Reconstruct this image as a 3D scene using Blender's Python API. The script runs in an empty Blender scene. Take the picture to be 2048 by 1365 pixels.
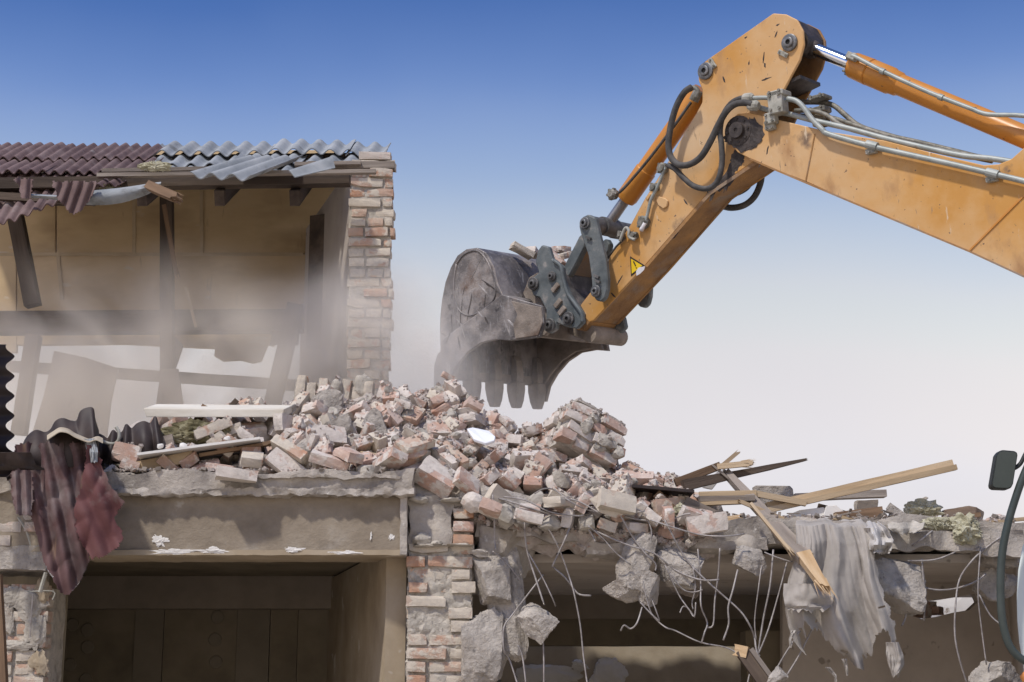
import bpy, bmesh, math, random
from mathutils import Vector, Matrix, Quaternion, noise
V = Vector
R = random.Random(7)

# ------------------------------------------------------------------ camera, sky, sun, exposure
F = 3129.0                                   # focal length in pixels of the 2048 px wide frame
PITCH = math.atan((1390 - 682.5) / F)
CZ = 1.6
sc = bpy.context.scene
cam_d = bpy.data.cameras.new('camera')
cam_d.sensor_width = 36.0
cam_d.lens = 36.0 * F / 2048.0
cam_d.clip_end = 3000
cam = bpy.data.objects.new('camera', cam_d)
sc.collection.objects.link(cam)
cam.location = (0, 0, CZ)
cam.rotation_euler = (math.pi / 2 + PITCH, 0, 0)
sc.camera = cam

SUN_DIR = V((0.42, 0.50, -1.0)).normalized()          # the way the light travels
sun_d = bpy.data.lights.new('sun', 'SUN')
sun_d.energy = 3.4
sun_d.angle = math.radians(3.0)
sun_d.color = (1.0, 0.945, 0.87)
sun = bpy.data.objects.new('sun', sun_d)
sc.collection.objects.link(sun)
sun.rotation_euler = SUN_DIR.to_track_quat('-Z', 'Y').to_euler()

world = bpy.data.worlds.new('World')
sc.world = world
world.use_nodes = True
wn, wl = world.node_tree.nodes, world.node_tree.links
wn.clear()
w_out = wn.new('ShaderNodeOutputWorld')
w_bg = wn.new('ShaderNodeBackground')
w_sky = wn.new('ShaderNodeTexSky')
w_sky.sky_type = 'NISHITA'
w_sky.sun_disc = False
w_sky.sun_elevation = math.asin(-SUN_DIR.z)
w_sky.sun_rotation = math.atan2(-SUN_DIR.x, -SUN_DIR.y)
w_sky.air_density = 1.0
w_sky.dust_density = 1.0
w_sky.ozone_density = 2.0
w_tc = wn.new('ShaderNodeTexCoord')
w_sep = wn.new('ShaderNodeSeparateXYZ')
w_ramp = wn.new('ShaderNodeValToRGB')
w_mul = wn.new('ShaderNodeMix')
w_mul.data_type = 'RGBA'
w_mul.blend_type = 'MULTIPLY'
w_mul.inputs[0].default_value = 1.0
w_ramp.color_ramp.interpolation = 'CARDINAL'
els = w_ramp.color_ramp.elements
SKY = [(0.0, (1.85, 1.68, 1.74)), (0.0715, (1.52, 1.15, 1.08)), (0.131, (1.95, 1.31, 1.05)), (0.191, (2.44, 1.56, 1.10)), (0.250, (2.48, 1.68, 1.18)),
       (0.3085, (1.82, 1.46, 1.25)), (0.365, (1.10, 1.07, 1.22)), (0.419, (0.52, 0.68, 1.02)), (0.47, (0.42, 0.60, 0.96)), (1.0, (0.42, 0.60, 0.96))]
while len(els) < len(SKY):
    els.new(0.5)
for e, (p, c) in zip(els, SKY):
    e.position = p
    e.color = (*[q / 2.5 for q in c], 1)
w_gain = wn.new('ShaderNodeVectorMath')
w_gain.operation = 'SCALE'
w_gain.inputs['Scale'].default_value = 2.5
wl.new(w_tc.outputs['Generated'], w_sep.inputs[0])
w_noise = wn.new('ShaderNodeTexNoise')          # uneven haze
w_noise.inputs['Scale'].default_value = 2.2
w_noise.inputs['Detail'].default_value = 4
w_hz = wn.new('ShaderNodeMath')
w_hz.operation = 'MULTIPLY_ADD'
w_hz.inputs[1].default_value = 0.10
w_sub = wn.new('ShaderNodeMath')
w_sub.operation = 'SUBTRACT'
w_sub.inputs[1].default_value = 0.05
wl.new(w_tc.outputs['Generated'], w_noise.inputs['Vector'])
wl.new(w_noise.outputs['Fac'], w_hz.inputs[0])
wl.new(w_sep.outputs['Z'], w_hz.inputs[2])
wl.new(w_hz.outputs[0], w_sub.inputs[0])
wl.new(w_sub.outputs[0], w_ramp.inputs[0])
wl.new(w_sky.outputs[0], w_mul.inputs[6])
wl.new(w_ramp.outputs[0], w_gain.inputs[0])
wl.new(w_gain.outputs[0], w_mul.inputs[7])
wl.new(w_mul.outputs[2], w_bg.inputs[0])
w_bg.inputs[1].default_value = 0.13
wl.new(w_bg.outputs[0], w_out.inputs[0])

sc.view_settings.view_transform = 'Standard'
sc.view_settings.look = 'None'
sc.view_settings.gamma = 1
sc.view_settings.exposure = 0.0
sc.view_settings.use_curve_mapping = False
sc.render.engine = 'CYCLES'
sc.cycles.use_denoising = True
sc.cycles.max_bounces = 7
sc.cycles.diffuse_bounces = 3
sc.cycles.glossy_bounces = 3
sc.cycles.transmission_bounces = 4
sc.cycles.volume_bounces = 4
sc.cycles.volume_step_rate = 1.0
sc.cycles.volume_max_steps = 128


# ------------------------------------------------------------------ helpers: pixels of the frame to points in the place
def ray(px, py):
    x, y = (px - 1024) / F, (682.5 - py) / F
    c, s = math.cos(PITCH), math.sin(PITCH)
    return V((x, c - y * s, s + y * c))


def P(px, py, Y):
    d = ray(px, py)
    t = Y / d.y
    return V((d.x * t, Y, CZ + d.z * t))


def lerp_tab(tab, x):
    if x <= tab[0][0]:
        return tab[0][1]
    for (a, b), (c, d) in zip(tab, tab[1:]):
        if x <= c:
            return b + (d - b) * (x - a) / (c - a)
    return tab[-1][1]


# ------------------------------------------------------------------ helpers: objects
COL = sc.collection
WM = {}


def link(o, parent=None, mtx=None):
    COL.objects.link(o)
    mtx = mtx or Matrix.Identity(4)
    if parent is not None:
        o.parent = parent
        o.matrix_parent_inverse = WM[parent.name].inverted()
    o.matrix_basis = mtx
    WM[o.name] = mtx.copy()
    return o


def tag(o, label=None, cat=None, group=None, kind=None):
    if label:
        o['label'] = label
    if cat:
        o['category'] = cat
    if group:
        o['group'] = group
    if kind:
        o['kind'] = kind
    return o


def thing(name, label, cat, loc=(0, 0, 0), group=None):
    o = bpy.data.objects.new(name, None)
    o.empty_display_size = 0.1
    link(o, None, Matrix.Translation(V(loc)))
    return tag(o, label, cat, group)


def mesh(name, verts, faces, material=None, smooth=False, bev=0, bseg=1, angle=None):
    me = bpy.data.meshes.new(name)
    me.from_pydata([tuple(v) for v in verts], [], faces)
    if bev:
        bm = bmesh.new()
        bm.from_mesh(me)
        bmesh.ops.recalc_face_normals(bm, faces=bm.faces)
        ed = [e for e in bm.edges if len(e.link_faces) == 2 and e.calc_face_angle(0) > 0.35]
        bmesh.ops.bevel(bm, geom=ed, offset=bev, segments=bseg, affect='EDGES', profile=0.6, clamp_overlap=True)
        bm.to_mesh(me)
        bm.free()
    if smooth:
        for p in me.polygons:
            p.use_smooth = True
        if angle:
            me.set_sharp_from_angle(angle=math.radians(angle))
    if material:
        me.materials.append(material)
    return me


def obj(name, verts, faces, material, parent=None, mtx=None, smooth=False, bev=0, bseg=1, angle=None, label=None):
    me = mesh(name, verts, faces, material, smooth, bev, bseg, angle)
    o = bpy.data.objects.new(name, me)
    link(o, parent, mtx)
    if label:
        o['label'] = label
    return o


def recentre(vs):
    c = V((0, 0, 0))
    for v in vs:
        c += V(v)
    c /= len(vs)
    return [V(v) - c for v in vs], Matrix.Translation(c)


class MB:
    """collects shapes for one mesh"""
    def __init__(s):
        s.v, s.f = [], []

    def add(s, vf):
        n = len(s.v)
        s.v += [V(q) for q in vf[0]]
        s.f += [tuple(i + n for i in q) for q in vf[1]]
        return s

    def build(s, name, material, parent=None, **k):
        if parent is None:
            vs, m = recentre(s.v)
            return obj(name, vs, s.f, material, None, m, **k)
        return obj(name, s.v, s.f, material, parent, **k)


def prism(poly, vec):
    n = len(poly)
    vs = [V(p) for p in poly] + [V(p) + V(vec) for p in poly]
    fs = [tuple(range(n - 1, -1, -1)), tuple(range(n, 2 * n))]
    fs += [(i, (i + 1) % n, (i + 1) % n + n, i + n) for i in range(n)]
    return vs, fs


def box(c, d, rot=None):
    x, y, z = d[0] / 2, d[1] / 2, d[2] / 2
    vs = [V((a * x, b * y, e * z)) for a in (-1, 1) for b in (-1, 1) for e in (-1, 1)]
    if rot is not None:
        vs = [rot @ v for v in vs]
    return [v + V(c) for v in vs], [(0, 1, 3, 2), (4, 6, 7, 5), (0, 4, 5, 1), (2, 3, 7, 6), (0, 2, 6, 4), (1, 5, 7, 3)]


def spline(pts, k=6):
    pts = [V(p) for p in pts]
    if len(pts) < 3:
        return pts
    out = []
    for i in range(len(pts) - 1):
        a = pts[max(i - 1, 0)]
        b, c = pts[i], pts[i + 1]
        d = pts[min(i + 2, len(pts) - 1)]
        for j in range(k):
            t = j / k
            out.append(0.5 * ((2 * b) + (c - a) * t + (2 * a - 5 * b + 4 * c - d) * t * t + (3 * b - a - 3 * c + d) * t ** 3))
    out.append(pts[-1])
    return out


def tube(pts, r, n=8, smooth=0):
    if smooth:
        pts = spline(pts, smooth)
    pts = [V(p) for p in pts]
    m = len(pts)
    rs = r if isinstance(r, (list, tuple)) else [r] * m
    vs, fs = [], []
    t0 = (pts[1] - pts[0]).normalized()
    up = V((0, 0, 1)) if abs(t0.z) < 0.9 else V((1, 0, 0))
    nrm = t0.cross(up).normalized()
    for i in range(m):
        t = (pts[min(i + 1, m - 1)] - pts[max(i - 1, 0)]).normalized()
        nrm = (nrm - t * nrm.dot(t))
        if nrm.length < 1e-6:
            nrm = t.cross(V((0.3, 0.5, 0.8)))
        nrm.normalize()
        bn = t.cross(nrm)
        for k in range(n):
            a = 2 * math.pi * k / n
            vs.append(pts[i] + (nrm * math.cos(a) + bn * math.sin(a)) * rs[i])
    for i in range(m - 1):
        for k in range(n):
            fs.append((i * n + k, i * n + (k + 1) % n, (i + 1) * n + (k + 1) % n, (i + 1) * n + k))
    fs.append(tuple(range(n - 1, -1, -1)))
    fs.append(tuple(range((m - 1) * n, m * n)))
    return vs, fs


def lathe(p0, axis, prof, n=20):
    """rings along an axis: prof = [(distance, radius), ...], capped"""
    axis = V(axis).normalized()
    up = V((0, 0, 1)) if abs(axis.z) < 0.9 else V((1, 0, 0))
    a1 = axis.cross(up).normalized()
    a2 = axis.cross(a1)
    vs, fs = [], []
    for d, r in prof:
        for k in range(n):
            a = 2 * math.pi * k / n
            vs.append(V(p0) + axis * d + (a1 * math.cos(a) + a2 * math.sin(a)) * r)
    m = len(prof)
    for i in range(m - 1):
        for k in range(n):
            fs.append((i * n + k, i * n + (k + 1) % n, (i + 1) * n + (k + 1) % n, (i + 1) * n + k))
    fs.append(tuple(range(n - 1, -1, -1)))
    fs.append(tuple(range((m - 1) * n, m * n)))
    return vs, fs


def nz(p, f=1.0, o=0.0):
    return noise.noise(V(p) * f + V((o, o * 1.7, o * 0.3)))


def rough_box(x0, x1, y0, y1, z0, z1, res=0.05, amp=0.01, freq=8.0, seed=0.0, big=0.0, bigf=2.0):
    """a box with a fine grid on every side, its surface pushed about by noise: broken or poured concrete"""
    bm = bmesh.new()
    cnt = [max(1, int(round((b - a) / res))) for a, b in ((x0, x1), (y0, y1), (z0, z1))]
    lo, hi = (x0, y0, z0), (x1, y1, z1)
    cache = {}

    def vert(i, j, k):
        key = (i, j, k)
        if key not in cache:
            t = [q / c for q, c in zip(key, cnt)]
            p = V([l + (h - l) * u for l, h, u in zip(lo, hi, t)])
            d = V((nz(p, freq, seed), nz(p, freq, seed + 31), nz(p, freq, seed + 57))) * amp
            if big:
                d += V((nz(p, bigf, seed + 3), nz(p, bigf, seed + 33), nz(p, bigf, seed + 63))) * big
            cache[key] = bm.verts.new(p + d)
        return cache[key]
    for ax in range(3):
        u, w = [q for q in range(3) if q != ax]
        for side in (0, cnt[ax]):
            for i in range(cnt[u]):
                for j in range(cnt[w]):
                    q = []
                    for di, dj in ((0, 0), (1, 0), (1, 1), (0, 1)):
                        key = [0, 0, 0]
                        key[ax], key[u], key[w] = side, i + di, j + dj
                        q.append(vert(*key))
                    bm.faces.new(q)
    bmesh.ops.recalc_face_normals(bm, faces=bm.faces)
    bm.verts.index_update()
    vs = [v.co.copy() for v in bm.verts]
    fs = [tuple(v.index for v in f.verts) for f in bm.faces]
    bm.free()
    return vs, fs


def rock(size, seed, sub=3, planes=9, amp=0.06, freq=3.0, boxy=0.0):
    """broken lump: a ball cut flat by planes, roughened; size in metres along x, y, z"""
    rr = random.Random(seed)
    bm = bmesh.new()
    bmesh.ops.create_icosphere(bm, subdivisions=sub, radius=1.0)
    pl = []
    for _ in range(planes):
        n = V((rr.gauss(0, 1), rr.gauss(0, 1), rr.gauss(0, 1))).normalized()
        pl.append((n, rr.uniform(0.52, 0.82)))
    for v in bm.verts:
        p = v.co.copy()
        if boxy:
            p = p.lerp(p / max(abs(p.x), abs(p.y), abs(p.z)) * .86, boxy)
        for n, d in pl:
            e = p.dot(n) - d
            if e > 0:
                p -= n * e
        k = 1 + amp * (nz(p, freq, seed * 1.3) + 0.5 * nz(p, freq * 2.7, seed * 2.1) + 0.35 * nz(p, freq * 6, seed) + (0.4 * nz(p, freq * 11, seed + 4) if sub > 4 else 0))
        v.co = V((p.x * size[0], p.y * size[1], p.z * size[2])) * 0.62 * k
    vs = [v.co.copy() for v in bm.verts]
    fs = [tuple(v.index for v in f.verts) for f in bm.faces]
    bm.free()
    return vs, fs


def frame(x, up=(0, 0, 1)):
    x = V(x).normalized()
    z = V(up) - x * V(up).dot(x)
    if z.length < 1e-4:
        z = V((0, 1, 0)) - x * x.y
    z.normalize()
    return Matrix((x, z.cross(x), z)).transposed()


def plank(name, p0, p1, w, h, material, parent=None, up=(0, 0, 1), j0=0.0, j1=0.0, bend=0.0, seed=1, label=None, cat=None, group=None, taper=1.0, bev=0.003):
    """a board from p0 to p1 (local x along it): w across, h thick along up; j0 and j1 give splintered ends; bend sags it"""
    rr = random.Random(seed)
    p0, p1 = V(p0), V(p1)
    L = (p1 - p0).length
    rot = frame(p1 - p0, up)
    NS = max(3, int(L / 0.12))
    NW = 5 if (j0 or j1) else 2
    vs, fs = [], []
    jag0 = [rr.uniform(-1, 0.3) * j0 for _ in range(NW)]
    jag1 = [rr.uniform(-0.3, 1) * j1 for _ in range(NW)]
    for i in range(NS + 1):
        t = i / NS
        for s in (-1, 1):
            for k in range(NW):
                y = (k / (NW - 1) - 0.5) * w * (1 + (taper - 1) * t)
                x = t * L
                if i == 0:
                    x += jag0[k] + (rr.uniform(-.4, .4) * j0 if s > 0 else 0)
                if i == NS:
                    x += jag1[k] + (rr.uniform(-.4, .4) * j1 if s > 0 else 0)
                z = s * h / 2 + bend * (4 * t * (1 - t)) + 0.0025 * nz((x, seed, s), 5)
                vs.append(V((x, y + 0.003 * nz((x, s, seed), 4), z)))
    M_ = 2 * NW
    for i in range(NS):
        a, b = i * M_, (i + 1) * M_
        for k in range(NW - 1):
            fs.append((a + k, a + k + 1, b + k + 1, b + k))
            fs.append((a + NW + k, b + NW + k, b + NW + k + 1, a + NW + k + 1))
        fs.append((a, b, b + NW, a + NW))
        fs.append((a + NW - 1, a + 2 * NW - 1, b + 2 * NW - 1, b + NW - 1))
    for a in (0, NS * M_):
        for k in range(NW - 1):
            fs.append((a + k, a + NW + k, a + NW + k + 1, a + k + 1))
    if j1 > 0.03:                      # splinters standing out of the broken end
        for _ in range(16):
            y, z = rr.uniform(-.45, .45) * w, rr.uniform(-.4, .4) * h
            ln, b = rr.uniform(.5, 1.6) * j1, rr.uniform(.003, .008)
            n = len(vs)
            tip = V((L + ln, y + rr.uniform(-.02, .02), z + rr.uniform(-.02, .02)))
            vs += [V((L - .04, y - b, z - b)), V((L - .04, y + b, z - b)), V((L - .04, y, z + b)), tip]
            fs += [(n, n + 1, n + 3), (n + 1, n + 2, n + 3), (n + 2, n, n + 3), (n, n + 2, n + 1)]
    m = Matrix.Translation(p0) @ rot.to_4x4()
    o = obj(name, vs, fs, material, parent, m)
    return tag(o, label, cat, group)


def bumpy_sheet(name, grid, material, thick, parent=None, smooth=True, keep=None):
    """a curved thin sheet from a grid of points, given a real thickness"""
    nr, nc = len(grid), len(grid[0])
    me_v = [p for row in grid for p in row]
    fs = []
    for i in range(nr - 1):
        for j in range(nc - 1):
            if keep is None or keep(i, j):
                fs.append((i * nc + j, i * nc + j + 1, (i + 1) * nc + j + 1, (i + 1) * nc + j))
    bm = bmesh.new()
    bv = [bm.verts.new(p) for p in me_v]
    for f in fs:
        bm.faces.new([bv[i] for i in f])
    for v in [v for v in bm.verts if not v.link_faces]:
        bm.verts.remove(v)
    bmesh.ops.recalc_face_normals(bm, faces=bm.faces)
    bm.normal_update()
    bm.verts.index_update()
    n0 = len(bm.verts)
    vs = [v.co.copy() for v in bm.verts] + [v.co - v.normal * thick for v in bm.verts]
    ff = []
    for f_ in bm.faces:
        q = [v.index for v in f_.verts]
        ff.append(tuple(q))
        ff.append(tuple(i + n0 for i in reversed(q)))
    for e in bm.edges:
        if len(e.link_faces) == 1:
            lp = e.link_loops[0]
            i, j = lp.vert.index, lp.link_loop_next.vert.index
            ff.append((j, i, i + n0, j + n0))
    bm.free()
    if parent is None:
        vs, m = recentre(vs)
    else:
        m = None
    return obj(name, vs, ff, material, parent, m, smooth=smooth, angle=50 if smooth else None)


# ------------------------------------------------------------------ materials
def mat(name, cols, ns=5.0, detail=6, rough=0.9, bump=0.35, bscale=45, metal=0.0, patches=(), rnd=0.0, stretch=(1, 1, 1),
        spec=0.3, rvar=0.1, span=(0.32, 0.68), bdist=0.01, sub=None, transl=0.0, bstretch=None):
    m = bpy.data.materials.new(name)
    m.use_nodes = True
    nt = m.node_tree
    n, l = nt.nodes, nt.links
    bs = n['Principled BSDF']
    tc = n.new('ShaderNodeTexCoord')
    oi = n.new('ShaderNodeObjectInfo')
    mp = n.new('ShaderNodeMapping')
    mp.inputs['Scale'].default_value = stretch
    off = n.new('ShaderNodeVectorMath')
    off.operation = 'SCALE'
    off.inputs[0].default_value = (31.0, 17.0, 23.0)
    l.new(oi.outputs['Random'], off.inputs['Scale'])
    l.new(tc.outputs['Object'], mp.inputs[0])
    l.new(off.outputs[0], mp.inputs['Location'])
    vec = mp.outputs[0]

    def nois(scale, det, v=vec, ro=0.6):
        q = n.new('ShaderNodeTexNoise')
        q.inputs['Scale'].default_value = scale
        q.inputs['Detail'].default_value = det
        q.inputs['Roughness'].default_value = ro
        l.new(v, q.inputs['Vector'])
        return q.outputs['Fac']
    base = nois(ns, detail)
    rp = n.new('ShaderNodeValToRGB')
    l.new(base, rp.inputs[0])
    e = rp.color_ramp.elements
    while len(e) < len(cols):
        e.new(0.5)
    for i, c in enumerate(cols):
        e[i].position = span[0] + (span[1] - span[0]) * (i / max(1, len(cols) - 1))
        e[i].color = (*c, 1)
    col = rp.outputs[0]
    for (pc, ps, lo, hi, det, *st_) in patches:
        pv = vec
        if st_:
            mp2 = n.new('ShaderNodeMapping')
            mp2.inputs['Scale'].default_value = st_[0]
            mp2.inputs['Rotation'].default_value = (0, st_[1] if len(st_) > 1 else 0, 0)
            l.new(tc.outputs['Object'], mp2.inputs[0])
            pv = mp2.outputs[0]
        f = nois(ps, det, pv)
        mr = n.new('ShaderNodeMapRange')
        mr.inputs[1].default_value = lo
        mr.inputs[2].default_value = hi
        l.new(f, mr.inputs[0])
        mx = n.new('ShaderNodeMix')
        mx.data_type = 'RGBA'
        l.new(mr.outputs[0], mx.inputs[0])
        l.new(col, mx.inputs[6])
        mx.inputs[7].default_value = (*pc, 1)
        col = mx.outputs[2]
    if rnd:
        hs = n.new('ShaderNodeHueSaturation')
        mr = n.new('ShaderNodeMapRange')
        mr.inputs[3].default_value = 1 - rnd
        mr.inputs[4].default_value = 1 + rnd
        l.new(oi.outputs['Random'], mr.inputs[0])
        l.new(mr.outputs[0], hs.inputs['Value'])
        l.new(col, hs.inputs['Color'])
        col = hs.outputs[0]
    l.new(col, bs.inputs['Base Color'])
    rr = n.new('ShaderNodeMapRange')
    rr.inputs[3].default_value = max(0.02, rough - rvar)
    rr.inputs[4].default_value = min(1, rough + rvar)
    l.new(base, rr.inputs[0])
    l.new(rr.outputs[0], bs.inputs['Roughness'])
    bs.inputs['Metallic'].default_value = metal
    bs.inputs['Specular IOR Level'].default_value = spec
    if transl:
        tr = n.new('ShaderNodeBsdfTranslucent')
        l.new(col, tr.inputs['Color'])
        ms = n.new('ShaderNodeMixShader')
        ms.inputs[0].default_value = transl
        l.new(bs.outputs[0], ms.inputs[1])
        l.new(tr.outputs[0], ms.inputs[2])
        l.new(ms.outputs[0], n['Material Output'].inputs['Surface'])
    if bump:
        bf = nois(bscale, 8, ro=0.7)
        bf2 = nois(bscale * 0.22, 4)
        ad = n.new('ShaderNodeMath')
        ad.operation = 'MULTIPLY_ADD'
        ad.inputs[1].default_value = 1.6
        l.new(bf2, ad.inputs[0])
        l.new(bf, ad.inputs[2])
        b = n.new('ShaderNodeBump')
        b.inputs['Strength'].default_value = bump
        b.inputs['Distance'].default_value = bdist
        l.new(ad.outputs[0], b.inputs['Height'])
        l.new(b.outputs[0], bs.inputs['Normal'])
    return m


def brick_mat(name, mortar_lo, mortar_hi, dust=(0.60, 0.54, 0.47), film=(0.69, 0.60, 0.53), reds=((0.40, 0.17, 0.095), (0.50, 0.24, 0.14), (0.54, 0.34, 0.25), (0.46, 0.25, 0.17))):
    m = bpy.data.materials.new(name)
    m.use_nodes = True
    nt = m.node_tree
    n, l = nt.nodes, nt.links
    bs = n['Principled BSDF']
    tc = n.new('ShaderNodeTexCoord')
    oi = n.new('ShaderNodeObjectInfo')
    off = n.new('ShaderNodeVectorMath')
    off.operation = 'SCALE'
    off.inputs[0].default_value = (37.0, 91.0, 53.0)
    l.new(oi.outputs['Random'], off.inputs['Scale'])
    ad = n.new('ShaderNodeVectorMath')
    l.new(tc.outputs['Object'], ad.inputs[0])
    l.new(off.outputs[0], ad.inputs[1])

    def nois(scale, det, ro=0.6):
        q = n.new('ShaderNodeTexNoise')
        q.inputs['Scale'].default_value = scale
        q.inputs['Detail'].default_value = det
        q.inputs['Roughness'].default_value = ro
        l.new(ad.outputs[0], q.inputs['Vector'])
        return q.outputs['Fac']

    def mix(f, a, b):
        mx = n.new('ShaderNodeMix')
        mx.data_type = 'RGBA'
        if isinstance(f, float):
            mx.inputs[0].default_value = f
        else:
            l.new(f, mx.inputs[0])
        for s, q in ((6, a), (7, b)):
            if isinstance(q, tuple):
                mx.inputs[s].default_value = (*q, 1)
            else:
                l.new(q, mx.inputs[s])
        return mx.outputs[2]
    rp = n.new('ShaderNodeValToRGB')
    e = rp.color_ramp.elements
    while len(e) < len(reds):
        e.new(0.5)
    for i, c in enumerate(reds):
        e[i].position = i / (len(reds) - 1)
        e[i].color = (*c, 1)
    l.new(oi.outputs['Random'], rp.inputs[0])
    fine = nois(30, 5)
    mrf = n.new('ShaderNodeMapRange')
    mrf.inputs[1].default_value = 0.35
    mrf.inputs[2].default_value = 0.75
    l.new(fine, mrf.inputs[0])
    c1 = mix(mrf.outputs[0], rp.outputs[0], (0.30, 0.15, 0.10))
    # mortar left sticking to the brick: amount differs from brick to brick
    mo = nois(9, 5, 0.62)
    sh = n.new('ShaderNodeMath')
    sh.operation = 'MULTIPLY_ADD'
    m7 = n.new('ShaderNodeMath')
    m7.operation = 'FRACT'
    m8 = n.new('ShaderNodeMath')
    m8.operation = 'MULTIPLY'
    m8.inputs[1].default_value = 7.31
    l.new(oi.outputs['Random'], m8.inputs[0])
    l.new(m8.outputs[0], m7.inputs[0])
    l.new(m7.outputs[0], sh.inputs[0])
    sh.inputs[1].default_value = 0.22
    l.new(mo, sh.inputs[2])
    mr = n.new('ShaderNodeMapRange')
    mr.inputs[1].default_value = mortar_lo
    mr.inputs[2].default_value = mortar_hi
    l.new(sh.outputs[0], mr.inputs[0])
    gr = n.new('ShaderNodeValToRGB')
    gr.color_ramp.elements[0].color = (0.40, 0.36, 0.31, 1)
    gr.color_ramp.elements[1].color = (*dust, 1)
    gr.color_ramp.elements[0].position = 0.3
    gr.color_ramp.elements[1].position = 0.6
    l.new(nois(22, 6, 0.7), gr.inputs[0])
    c2 = mix(mr.outputs[0], c1, gr.outputs[0])
    # thin film of pale dust over everything
    du = n.new('ShaderNodeMapRange')
    du.inputs[1].default_value = 0.35
    du.inputs[2].default_value = 0.8
    du.inputs[3].default_value = 0.18
    du.inputs[4].default_value = 0.82
    l.new(nois(5, 4), du.inputs[0])
    c3 = mix(du.outputs[0], c2, film)
    l.new(c3, bs.inputs['Base Color'])
    bs.inputs['Roughness'].default_value = 0.95
    bs.inputs['Specular IOR Level'].default_value = 0.15
    ad2 = n.new('ShaderNodeMath')
    ad2.operation = 'MULTIPLY_ADD'
    ad2.inputs[1].default_value = 0.6
    ad2.inputs[1].default_value = 1.3
    l.new(nois(90, 8, 0.8), ad2.inputs[0])
    mk = n.new('ShaderNodeMath')
    mk.operation = 'MULTIPLY'
    mk.inputs[1].default_value = 0.45
    l.new(mr.outputs[0], mk.inputs[0])
    l.new(mk.outputs[0], ad2.inputs[2])
    b = n.new('ShaderNodeBump')
    b.inputs['Strength'].default_value = 0.7
    b.inputs['Distance'].default_value = 0.008
    l.new(ad2.outputs[0], b.inputs['Height'])
    l.new(b.outputs[0], bs.inputs['Normal'])
    return m


W_ = (0.62, 0.58, 0.52)
M = {}
M['brick'] = brick_mat('brick_clay', 0.55, 0.62, dust=(0.68, 0.62, 0.55))
M['brick_wall'] = brick_mat('brick_clay_mortared', 0.50, 0.57, dust=(0.62, 0.55, 0.45), film=(0.62, 0.54, 0.44))
M['brick_orange'] = brick_mat('brick_clay_bare', 0.62, 0.70, dust=(0.62, 0.55, 0.45), film=(0.60, 0.49, 0.39), reds=((0.44, 0.18, 0.085), (0.52, 0.25, 0.13), (0.48, 0.22, 0.12)))
M['brick_grey'] = brick_mat('brick_clay_sooty', 0.44, 0.56, dust=(0.40, 0.35, 0.30))
M['mortar'] = mat('lime_mortar', [(0.30, 0.27, 0.23), (0.44, 0.40, 0.34), (0.54, 0.49, 0.42)], ns=14, bump=0.9, bscale=60, patches=[((0.30, 0.22, 0.16), 6, .6, .75, 4)])
M['concrete'] = mat('raw_concrete', [(0.26, 0.23, 0.20), (0.41, 0.365, 0.315), (0.52, 0.465, 0.40)], ns=6, bump=0.8, bscale=55,
                    patches=[((0.24, 0.20, 0.15), 3, .56, .72, 5), ((0.58, 0.54, 0.48), 18, .62, .72, 4)])
M['concrete_grey'] = mat('broken_concrete', [(0.30, 0.265, 0.23), (0.45, 0.405, 0.355), (0.57, 0.515, 0.45)], ns=12, bump=1.0, bscale=48, bdist=.02,
                         patches=[((0.22, 0.20, 0.18), 26, .62, .72, 3), ((0.38, 0.33, 0.28), 3.5, .55, .7, 3)])
M['beam'] = mat('weathered_concrete', [(0.20, 0.162, 0.118), (0.275, 0.228, 0.172), (0.34, 0.29, 0.225)], ns=3, bump=0.5, bscale=40, stretch=(1, 1, 1.2),
                patches=[((0.42, 0.38, 0.32), 6, .66, .76, 6), ((0.13, 0.105, 0.08), 2.0, .56, .72, 5), ((0.38, 0.34, 0.29), 3, .56, .74, 6)])
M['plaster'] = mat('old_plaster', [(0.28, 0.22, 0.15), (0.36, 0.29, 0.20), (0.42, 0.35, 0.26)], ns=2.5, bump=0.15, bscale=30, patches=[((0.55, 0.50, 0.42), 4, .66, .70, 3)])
M['tan_panel'] = mat('tan_wall_panel', [(0.46, 0.325, 0.175), (0.55, 0.40, 0.22), (0.62, 0.46, 0.265)], ns=1.7, bump=0.12, bscale=18, stretch=(0.6, 1, 1.4),
                     patches=[((0.56, 0.46, 0.33), 7, .68, .73, 2), ((0.34, 0.235, 0.125), 1.3, .55, .75, 4), ((0.30, 0.22, 0.13), 6, .64, .74, 6, (2.5, 1, .4))])
M['tan_wall_lip'] = mat('tan_wall_and_sunlit_lip', [(0.40, 0.33, 0.24), (0.50, 0.43, 0.33)], ns=5, bump=0.2, bscale=40)  # tan back wall; also the painted sunlight on the curled sheet lip
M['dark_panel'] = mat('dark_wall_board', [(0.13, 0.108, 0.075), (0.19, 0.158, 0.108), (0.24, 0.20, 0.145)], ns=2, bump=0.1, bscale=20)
M['dark_plaster'] = mat('grey_brown_plaster', [(0.30, 0.26, 0.225), (0.37, 0.325, 0.285), (0.43, 0.38, 0.335)], ns=2, bump=0.15, bscale=22, patches=[((0.20, 0.17, 0.145), 9, .67, .72, 2)])
M['timber_dark'] = mat('old_dark_timber', [(0.045, 0.032, 0.024), (0.085, 0.062, 0.046), (0.14, 0.105, 0.078)], ns=7, bump=0.6, bscale=30, stretch=(0.12, 1, 1), rnd=.25)
M['timber_grey'] = mat('weathered_timber', [(0.14, 0.115, 0.095), (0.25, 0.21, 0.175), (0.36, 0.31, 0.26)], ns=8, bump=0.7, bscale=34, stretch=(0.10, 1, 1), rnd=.2, patches=[((0.16, 0.10, 0.06), 2.5, .58, .7, 3)])
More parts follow.
